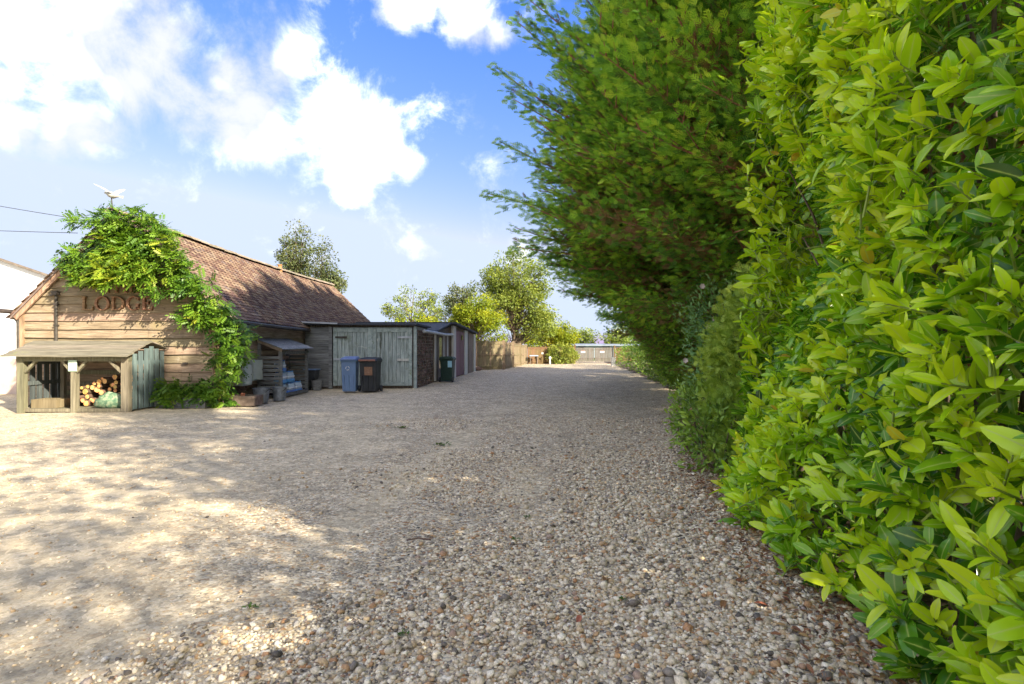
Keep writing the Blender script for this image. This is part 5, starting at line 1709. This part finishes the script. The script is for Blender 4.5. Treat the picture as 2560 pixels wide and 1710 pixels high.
# ------------------------------------------------------------------ shrubs along the right edge
def leaf_shrub(name, label, cat, base, cells, n, m, size, tem=None, group=None, stems=14, up=.3, kind=True, out=(-1, -.25, .3), rr=(0, 1), shell=.55):
    """cells = list of ellipsoids (cx, cy, cz, rx, ry, rz); leaves sit mostly near their skins"""
    t = thing(name, label, cat, base, group)
    w = np.array([c[3] * c[5] + c[4] * c[5] for c in cells]); w /= w.sum()
    ci = rng.choice(len(cells), n, p=w)
    C = np.array(cells)[ci]
    d = rand_unit(n)
    rad = shell + (1.04 - shell) * rng.random(n) ** .6
    rad = rad * (1 + .16 * noise3(d * 2 + C[:, :3], 31, 1.3, 2))
    P = C[:, :3] + d * C[:, 3:6] * rad[:, None]
    P += rng.normal(0, .03, (n, 3))
    ok = P[:, 2] > .03
    P, d, rad = P[ok], d[ok], rad[ok]
    k = len(P)
    T = d * .9 + rng.normal(0, .55, (k, 3)) + np.array((0, 0, up))
    Nn = d * .5 + np.array((0, 0, .6)) + rng.normal(0, .4, (k, 3))
    clump = noise3(P, 41, 2.2, 2)
    R_ = np.clip(rr[0] + (rr[1] - rr[0]) * (.25 + .5 * (rad - shell) / (1.05 - shell) + .18 * clump + rng.normal(0, .13, k)), 0, 1)
    V, F, Rn, Mm = scatter(tem or LEAF_T, P, T, Nn, rng.uniform(.75, 1.25, k) * size, R_)
    o = np_mesh('foliage', V, F, m, t, {'rnd': Rn, 'mid': Mm})
    tag(o, kind='stuff')
    st = MB()
    for j in range(stems):
        c = cells[j % len(cells)]
        e = rand_unit(1)[0]; e[2] = abs(e[2])
        tip = np.array(c[:3]) + e * np.array(c[3:6]) * .8
        tip[2] = max(tip[2], .1)
        b = np.array((c[0] + rng.normal(0, .1) * c[3] * 2, c[1] + rng.normal(0, .1) * c[4] * 2, 0))
        st.tube(curve_pts(b, tip, rng.normal(0, .08, 3), 5), np.linspace(.016, .004, 5) * (1 + c[5] * .5), 5, caps=False)
    tag(st.build('stems', 'bark', t, smooth=True), kind='stuff')
    return t


NEEDLE_T = [frond_template(5, .35, .05, .1), frond_template(6, .25, .04, .25)]
# wispy tamarisk just beyond the laurel
leaf_shrub('tamarisk_shrub', 'wispy feathery green shrub just beyond the laurel hedge', 'shrub', (2.6, 6.8, 0),
           [(2.75, 6.2, .5, .5, .55, .62), (2.95, 6.6, 1.1, .55, .65, .68), (3.2, 7.0, 1.6, .6, .65, .66), (2.75, 5.9, .32, .42, .45, .36), (3.5, 7.4, 1.2, .7, .7, .95), (3.1, 6.2, 2.0, .45, .5, .5)],
           9500, 'feathery', .125, CYP_T, up=.5, stems=16)
# broad-leaved low plants at its foot
leaf_shrub('ground_shrub', 'low dark leafy shrub at the gravel edge below the wispy shrub', 'shrub', (2.3, 6.2, 0),
           [(2.35, 6.0, .35, .42, .5, .42), (2.5, 6.9, .45, .45, .5, .5), (2.75, 7.8, .4, .45, .6, .5)], 2600, 'ivy', .075, stems=10)
# rambling rose
ro = leaf_shrub('rambling_rose', 'rambling rose with pale pink blooms below the cypress trees', 'rose', (3.6, 8.2, 0),
                [(3.35, 8.3, 1.7, .75, .8, .75), (3.6, 8.9, 2.05, .8, .9, .6), (3.2, 8.1, .9, .6, .7, .9), (3.6, 7.6, 2.0, .6, .6, .55), (3.9, 7.6, 2.6, .6, .7, .5)], 5200, 'rose_leaf', .07, stems=18)
for k in range(16):
    px = (3.05 + rng.normal(0, .25), 8.0 + rng.normal(0, .35), 1.75 + rng.normal(0, .4))
    mb = MB()
    for j in range(6):
        a = j * 1.047 + k
        c, s = math.cos(a), math.sin(a)
        mb.add([(px[0], px[1], px[2]), (px[0] + .03 * c - .018 * s, px[1] - .012, px[2] + .03 * s + .018 * c), (px[0] + .045 * c, px[1] - .02, px[2] + .045 * s), (px[0] + .03 * c + .018 * s, px[1] - .012, px[2] + .03 * s - .018 * c)], [(0, 1, 2, 3)])
    mb.build('rose_bloom', 'petal', ro)
# ivy-clad bank under the trees, plant by plant
bank = [('nearest', 'beside the rambling rose', 10.4), ('second', 'below the second cypress', 12.6), ('third', 'below the third cypress', 15.0), ('fourth', 'below the fourth cypress', 18.0),
        ('fifth', 'below the fifth cypress', 21.5), ('sixth', 'short of the bollard', 26.0), ('seventh', 'level with the small far cypress', 31.0), ('eighth', 'by the bollard', 36.5)]
for k, (w, pl, y) in enumerate(bank):
    x = float(edge_x(y)) + .55
    ry = 1.1 + .09 * (y - 10)
    cells = [(x + .15, y, .55, .62, ry, .72), (x + .55, y + .2, 1.25, .75, ry, .85), (x + .95, y - .1, 2.0, .8, ry, .8), (x - .1, y + ry * .5, .35, .45, ry * .6, .42)]
    if y > 24: cells = [(x + .1, y, .6, .7, ry, .8), (x + .6, y, 1.4, .8, ry, .9), (x + 1.2, y, 2.3, 1.0, ry, .9)]
    leaf_shrub('boundary_shrub', w + ' dense dark ivy clad shrub along the drive, ' + pl, 'shrub', (x, y, 0), cells, int(5200 - 60 * y), 'ivy', .085 + .0022 * (y - 10), group='shrubs lining the right of the drive', stems=12)


# ------------------------------------------------------------------ broad-leaved trees
def broadleaf(name, label, base, H, lobes, n, m, size, trunk_r=.16, clumps=90, spread=.42, tem=None, group=None, stems=1, bark='bark'):
    t = thing(name, label, 'tree', base, group)
    base = np.array(base, float)
    L = np.array(lobes, float)                      # cx, cy, cz, rx, ry, rz relative to base
    w = (L[:, 3] * L[:, 4] * L[:, 5]) ** (2 / 3); w /= w.sum()
    ci = rng.choice(len(L), clumps, p=w)
    d = rand_unit(clumps)
    C = base + L[ci, :3] + d * L[ci, 3:6] * (.35 + .65 * rng.random(clumps) ** .5)[:, None]
    tb = MB()
    top = base + np.array((L[0, 0] * .5, L[0, 1] * .5, H * .86))
    tpts = curve_pts(base, top, (rng.normal(0, .15), rng.normal(0, .15), 0), 8)
    tb.tube(tpts, np.linspace(trunk_r, trunk_r * .15, 8), 7)
    for c in C:
        hz = np.clip((c[2] - base[2]) * .62, H * .08, H * .75)
        i = min(int(hz / (H * .86) * 7), 6)
        tb.tube(curve_pts(tpts[i], c, (0, 0, .06 * H * rng.uniform(-.5, 1)), 5), np.linspace(trunk_r * .24, .010, 5), 5, caps=False)
    tb.build('trunk', bark, t, smooth=True)
    pick = rng.integers(0, clumps, n)
    rad = spread * rng.uniform(.6, 1.3, clumps)
    off = rng.normal(0, 1, (n, 3))
    off *= np.minimum(1, 1.55 / np.maximum(np.linalg.norm(off, axis=1, keepdims=True), 1e-6))
    off = off * np.array((1, 1, .8)) * rad[pick][:, None]
    P = C[pick] + off
    T = unit(off) + rng.normal(0, .6, (n, 3)) + np.array((0, 0, -.15))
    Nn = unit(off) * .5 + np.array((0, 0, .7)) + rng.normal(0, .5, (n, 3))
    br = rng.normal(0, .12, clumps)
    R_ = np.clip(.5 + br[pick] + .16 * off[:, 2] / spread + rng.normal(0, .14, n), 0, 1)
    V, F, Rn, Mm = scatter(tem or KITE_T, P, T, Nn, size * rng.uniform(.7, 1.3, n), R_)
    o = np_mesh('crown', V, F, m, t, {'rnd': Rn})
    tag(o, kind='stuff')
    return t


broadleaf('broadleaf_tree', 'tall airy olive green tree behind the tan fence in the middle', (.15, 46, 0), 10.2,
          [(0, 0, 7.6, 2.4, 2.2, 2.3), (.9, 0, 4.9, 2.3, 2.2, 2.1), (-1.0, 0, 5.4, 2.0, 2, 2.0), (-1.4, .3, 7.2, 1.6, 1.6, 1.5), (1.6, 0, 6.4, 1.5, 1.5, 1.6), (1.9, 0, 3.2, 1.5, 1.5, 1.2)], 24000, 'tree_olive', .19, .20, 170, .46)
broadleaf('broadleaf_tree', 'round bright yellow green tree above the tan fence panel', (-2.5, 38.5, 0), 5.2,
          [(0, 0, 3.5, 1.7, 1.6, 1.5), (-.9, 0, 2.9, 1.2, 1.2, 1.2), (.9, .2, 2.7, 1.3, 1.2, 1.3)], 13000, 'tree_yellow', .16, .12, 80, .36)
broadleaf('broadleaf_tree', 'sparse upright small tree above the lean-to roof left of the yellow tree', (-8.7, 48, 0), 7.0,
          [(0, 0, 4.6, 2.7, 1.8, 2.0), (-1.6, 0, 4.6, 1.2, 1, 1.9), (1.5, 0, 4.5, 1.4, 1, 1.7)], 4800, 'tree_olive', .17, .12, 80, .27)
broadleaf('broadleaf_tree', 'low yellow green tree above the rear shed roof', (-8.0, 44, 0), 4.2,
          [(0, 0, 2.6, 2.2, 1.6, 1.4), (1.6, 0, 2.5, 1.4, 1.4, 1.2)], 7500, 'tree_yellow', .17, .12, 55, .38)
broadleaf('broadleaf_tree', 'dark tree partly behind the tall olive tree, on its left', (-5.0, 55, 0), 9.0,
          [(0, 0, 6.6, 1.6, 1.5, 2.0), (-.8, 0, 4.6, 1.8, 1.6, 1.8)], 5500, 'tree_grey', .22, .16, 60, .45)
broadleaf('broadleaf_tree', 'taller grey green tree of the pair behind the lodge roof, on the left', (-19.2, 48, 0), 12.8,
          [(0, 0, 10.4, 1.1, 1.1, 2.2), (.3, 0, 7.6, 1.5, 1.5, 2.0), (-.3, 0, 9.0, 1.25, 1.2, 1.8)], 7500, 'tree_grey', .20, .18, 75, .42)
broadleaf('broadleaf_tree', 'shorter grey green tree of the pair behind the lodge roof, on the right', (-16.6, 47, 0), 11.0,
          [(0, 0, 8.8, .95, 1.0, 2.0), (.2, 0, 6.0, 1.5, 1.4, 1.9), (.7, 0, 6.9, 1.1, 1.0, 1.5)], 7000, 'tree_grey', .20, .16, 70, .40)
broadleaf('broadleaf_tree', 'small yellow green tree over the orange fence right of the tall tree', (3.8, 51, 0), 4.6,
          [(0, 0, 2.9, 1.7, 1.3, 1.5), (-1.8, 0, 2.3, 1.4, 1.2, 1.2), (1.2, 0, 2.3, 1.1, 1.1, 1.2)], 10000, 'tree_yellow', .18, .10, 70, .36)
broadleaf('broadleaf_tree', 'round dark green tree far beyond the grey gate', (10.2, 78, 0), 4.0,
          [(0, 0, 2.6, 2.3, 2, 1.2), (-1.6, 0, 1.8, 1.6, 1.5, 1.0)], 4000, 'tree_olive', .28, .15, 40, .5)
broadleaf('broadleaf_tree', 'far green tree at the hedge end right of the gate', (14.2, 74, 0), 4.4,
          [(0, 0, 2.4, 2.3, 2, 1.5)], 3000, 'tree_olive', .28, .15, 36, .5)
broadleaf('broadleaf_tree', 'far dark tree behind the orange fence', (3.0, 82, 0), 4.6,
          [(0, 0, 2.6, 4.5, 2, 1.6)], 4000, 'tree_grey', .30, .15, 50, .5)
broadleaf('broadleaf_tree', 'airy tree outside the frame at the right, nearer one, its twigs shading the gravel', (6.6, -1.9, 0), 11.0,
          [(0, 0, 8.4, 2.3, 2.2, 2.0), (-.8, .9, 6.8, 1.6, 1.6, 1.5), (-.3, -1.3, 7.0, 1.6, 1.5, 1.6)], 2700, 'tree_olive', .17, .13, 34, .40)
broadleaf('broadleaf_tree', 'airy tree outside the frame behind the camera at the right', (7.4, -5.8, 0), 9.4,
          [(0, 0, 7.0, 2.5, 2.4, 1.8), (-1.2, 1.2, 6.0, 1.5, 1.5, 1.3), (-.5, -1.5, 6.2, 1.6, 1.5, 1.3)], 2100, 'tree_olive', .16, .12, 28, .38)
leaf_shrub('garden_bush', 'round leafy bush in front of the orange fence left of the gate', 'bush', (3.9, 44.0, 0),
           [(3.9, 44.0, .75, 1.0, .6, .85), (4.7, 44.3, .6, .7, .6, .7)], 3000, 'tree_olive', .16, KITE_T, stems=8)


# ------------------------------------------------------------------ climbing wisteria on the gable
def in_poly(pts, poly):
    x, z = pts[:, 0], pts[:, 1]
    ins = np.zeros(len(pts), bool)
    j = len(poly) - 1
    for i in range(len(poly)):
        xi, zi = poly[i]; xj, zj = poly[j]
        c = ((zi > z) != (zj > z)) & (x < (xj - xi) * (z - zi) / (zj - zi + 1e-12) + xi)
        ins ^= c
        j = i
    return ins


def pinnate(n=9):
    v, f = [], []
    tv, tf, _ = kite(.46)

    def put(p, d, ln):
        d = np.array(d, float); d /= np.linalg.norm(d)
        s = np.cross(d, (0, 0, 1)); s /= np.linalg.norm(s); u = np.cross(s, d)
        k = len(v)
        for a in tv: v.append(np.array(p) + ln * (a[0] * s + a[1] * d + a[2] * u))
        f.extend([tuple(i + k for i in t) for t in tf])
    for i in range(n // 2):
        y = .2 + .7 * i / (n // 2)
        z = -.28 * y * y
        for sg in (-1, 1):
            put((0, y, z), (sg * .8, .45, -.28), .36 * (1 - .25 * abs(i / (n // 2) - .45)))
    put((0, .9, -.22), (0, 1, -.35), .36)
    return np.array(v), np.array(f, np.int32), np.zeros(len(v))


PIN_T = [pinnate(9), pinnate(11)]


def wisteria():
    S = .009667
    def gp(l): return [((a / 2.6136 - 1280) * S, 1.45 - (460 + b / 2.6136 - 865) * S) for a, b in l]
    big = gp([(440, 215), (560, 190), (690, 165), (720, 130), (760, 150), (860, 145), (990, 185), (1060, 240), (1130, 300), (1160, 380), (1220, 470), (1280, 570), (1330, 610), (1400, 640), (1380, 700), (1300, 720), (1180, 690), (1070, 735), (960, 690), (900, 640), (840, 630), (720, 650), (600, 660), (450, 640), (385, 600), (395, 550), (360, 450), (450, 430), (560, 420), (610, 370), (640, 310), (560, 290), (480, 265)])
    col = gp([(1110, 830), (1220, 770), (1350, 725), (1480, 765), (1530, 850), (1650, 930), (1670, 990), (1630, 1080), (1580, 1180), (1590, 1250), (1510, 1300), (1520, 1420), (1410, 1440), (1390, 1350), (1400, 1200), (1370, 1110), (1420, 1080), (1390, 960), (1330, 920), (1240, 920), (1180, 900)])
    lowp = gp([(1030, 1330), (1100, 1285), (1210, 1300), (1290, 1290), (1390, 1320), (1390, 1400), (1250, 1400), (1110, 1430), (1060, 1430)])
    t = thing('climbing_wisteria', 'climbing wisteria with bright leaves sprawling over the lodge gable and corner', 'climbing plant', (-7.2, 12.9, 0))
    Ps, Ts, Rs, Ss = [], [], [], []
    for poly, n, y0, y1, bow in ((big, 2300, 12.40, 13.0, .35), (col, 760, 12.62, 12.98, .15), (lowp, 330, 12.55, 12.9, .1)):
        pa = np.array(poly)
        got = 0
        while got < n:
            q = np.stack([rng.uniform(pa[:, 0].min(), pa[:, 0].max(), 2000), rng.uniform(pa[:, 1].min(), pa[:, 1].max(), 2000)], -1)
            q = q[in_poly(q, poly)][:n - got]
            k = len(q)
            q = q[(noise3(np.stack([q[:, 0], 0 * q[:, 0], q[:, 1]], -1), 67, 2.6, 2) > -.38) | (rng.random(k) < .25)]
            k = len(q)
            fr = rng.random(k) ** 1.3
            clump = noise3(np.stack([q[:, 0], 0 * q[:, 0], q[:, 1]], -1), 61, 1.6, 2)
            y = y0 + (y1 - y0) * fr - bow * .35 * clump
            # right of the corner the plant wraps back along the side wall
            wrap = np.clip(q[:, 0] - (LX1 + .05), 0, 3)
            y = y + np.where(wrap > 0, wrap * 1.6 * rng.random(k), 0)
            sc = y / 13.05
            Ps.append(np.stack([q[:, 0] * sc, y, 1.45 + (q[:, 1] - 1.45) * sc], -1))
            a = rng.normal(0, 1, k)
            Ts.append(np.stack([.75 * a, -.55 + .25 * rng.normal(0, 1, k), -.15 + .4 * rng.normal(0, 1, k)], -1))
            Rs.append(np.clip(.58 - .45 * fr + .16 * clump + rng.normal(0, .13, k) + .12 * (q[:, 1] > 3) * 1.0, 0, 1))
            Ss.append(rng.uniform(.17, .30, k))
            got += k
    P, T = np.concatenate(Ps), np.concatenate(Ts)
    n = len(P)
    V, F, Rn, _ = scatter(PIN_T, P, T, np.array((0, -.45, .75)) + rng.normal(0, .3, (n, 3)), np.concatenate(Ss), np.concatenate(Rs))
    o = np_mesh('foliage', V, F, 'wisteria', t, {'rnd': Rn})
    tag(o, kind='stuff')
    st = MB()
    for pts, r in (([(-7.10, 12.93, 0), (-7.13, 12.95, .8), (-7.10, 12.93, 1.7), (-7.35, 12.9, 2.5), (-7.9, 12.85, 2.95), (-8.7, 12.85, 3.4), (-9.5, 12.9, 3.9)], .045),
                   ([(-7.03, 12.90, 0), (-7.0, 12.93, .9), (-7.06, 12.9, 1.8), (-7.25, 12.85, 2.4), (-7.7, 12.8, 2.6), (-8.4, 12.8, 2.8)], .035),
                   ([(-7.9, 12.85, 2.95), (-8.6, 12.8, 4.1), (-9.2, 12.9, 4.5), (-9.7, 12.9, 4.6)], .022),
                   ([(-9.0, 12.85, 3.55), (-10.0, 12.85, 3.5), (-10.9, 12.85, 3.55)], .02)):
        pts = [Vector(p) for p in pts]
        fine = []
        for i in range(len(pts) - 1):
            for j in range(5):
                p = pts[i].lerp(pts[i + 1], j / 5)
                fine.append(p + Vector((.02 * math.sin(i * 3 + j * 1.7), 0, 0)))
        fine.append(pts[-1])
        st.tube(fine, np.linspace(r, r * .4, len(fine)), 6)
    st.build('stem', 'vine_bark', t, smooth=True)


wisteria()

# ------------------------------------------------------------------ weeds, litter, fallen leaves
weeds = [(-1.95, 9.55, .12, 'small green weed in the gravel, farthest of those on the drive'), (-1.05, 7.95, .13, 'small green weed in the middle gravel right of the farthest one'),
         (-1.45, 3.0, .05, 'green weed sprig in the loose stones near the lower left'), (-.55, 2.72, .04, 'tiny green weed in the loose gravel near the lower edge'),
         (.12, 4.6, .05, 'tiny weed beside the bright sun patch in mid drive'), (.03, 4.05, .045, 'tiny weed in the gravel below the bright sun patch'), (.62, 3.05, .045, 'small weed sprig near the fallen brown leaf')]
for (x, y, s, lab) in weeds:
    t = thing('weed', lab, 'weed', (x, y, float(gh(x, y))), 'weeds on the drive')
    n = 26
    a = rng.uniform(0, 6.28, n)
    P = np.stack([x + rng.normal(0, s * .35, n), y + rng.normal(0, s * .25, n), np.full(n, float(gh(x, y)) + .012)], -1)
    T = np.stack([np.cos(a), np.sin(a), rng.uniform(.2, 1.0, n)], -1)
    V, F, Rn, Mm = scatter(LEAF_T, P, T, np.tile((0, 0, 1.0), (n, 1)) + rng.normal(0, .3, (n, 3)), s * rng.uniform(.35, .6, n), rng.random(n))
    np_mesh('leaves', V, F, 'weed', t, {'rnd': Rn, 'mid': Mm})
fl = [(.56, 3.28, .11, 'curled brown leaf lying on open gravel right of centre'), (1.32, 2.95, .10, 'brown fallen leaf nearest the laurel foot'), (1.42, 3.12, .09, 'brown fallen leaf at the laurel foot, farther one'),
      (1.18, 3.0, .08, 'small brown leaf left of the leaves at the laurel foot'), (.36, 2.86, .07, 'small rust brown leaf on gravel near the lower edge')]
for (x, y, s, lab) in fl:
    tv, tf, tm = leaf_template(.42, .5, .4)
    a = rng.uniform(0, 6.28)
    V, F, _, _ = scatter([(tv, tf, tm)], np.array([(x, y, float(gh(x, y)) + .02)]), np.array([(math.cos(a), math.sin(a), .1)]), np.array([(.1, .1, 1.0)]), np.array([s]), np.array([.5]))
    tag(np_mesh('fallen_leaf', V, F, 'dead_leaf', smooth=True), lab, 'leaf', 'fallen leaves on the gravel')
n = 6500
y = rng.uniform(1.5, 13, n)
x = edge_x(y) + rng.normal(.02, .22, n)
P = np.stack([x, y, gh(x, y) + .02 + .10 * np.clip(x - edge_x(y), 0, .5)], -1)
a = rng.uniform(0, 6.28, n)
V, F, Rn, _ = scatter(LEAF_T, P, np.stack([np.cos(a), np.sin(a), rng.normal(0, .2, n)], -1), np.tile((0, 0, 1.0), (n, 1)) + rng.normal(0, .35, (n, 3)), rng.uniform(.02, .055, n), rng.random(n))
tag(np_mesh('leaf_litter', V, F, 'litter', attrs={'rnd': Rn}), 'brown leaf litter along the foot of the hedge', 'leaf litter', kind='stuff')
tw = MB().tube([(-.78, 4.0, .012), (-.70, 4.02, .02), (-.60, 4.0, .015)], .006, 5)
tag(tw.build('fallen_twig', 'bark'), 'short dark twig lying on the sunlit gravel', 'twig')
print('TRIS', sum(len(o.data.polygons) for o in bpy.data.objects if o.type == 'MESH'))
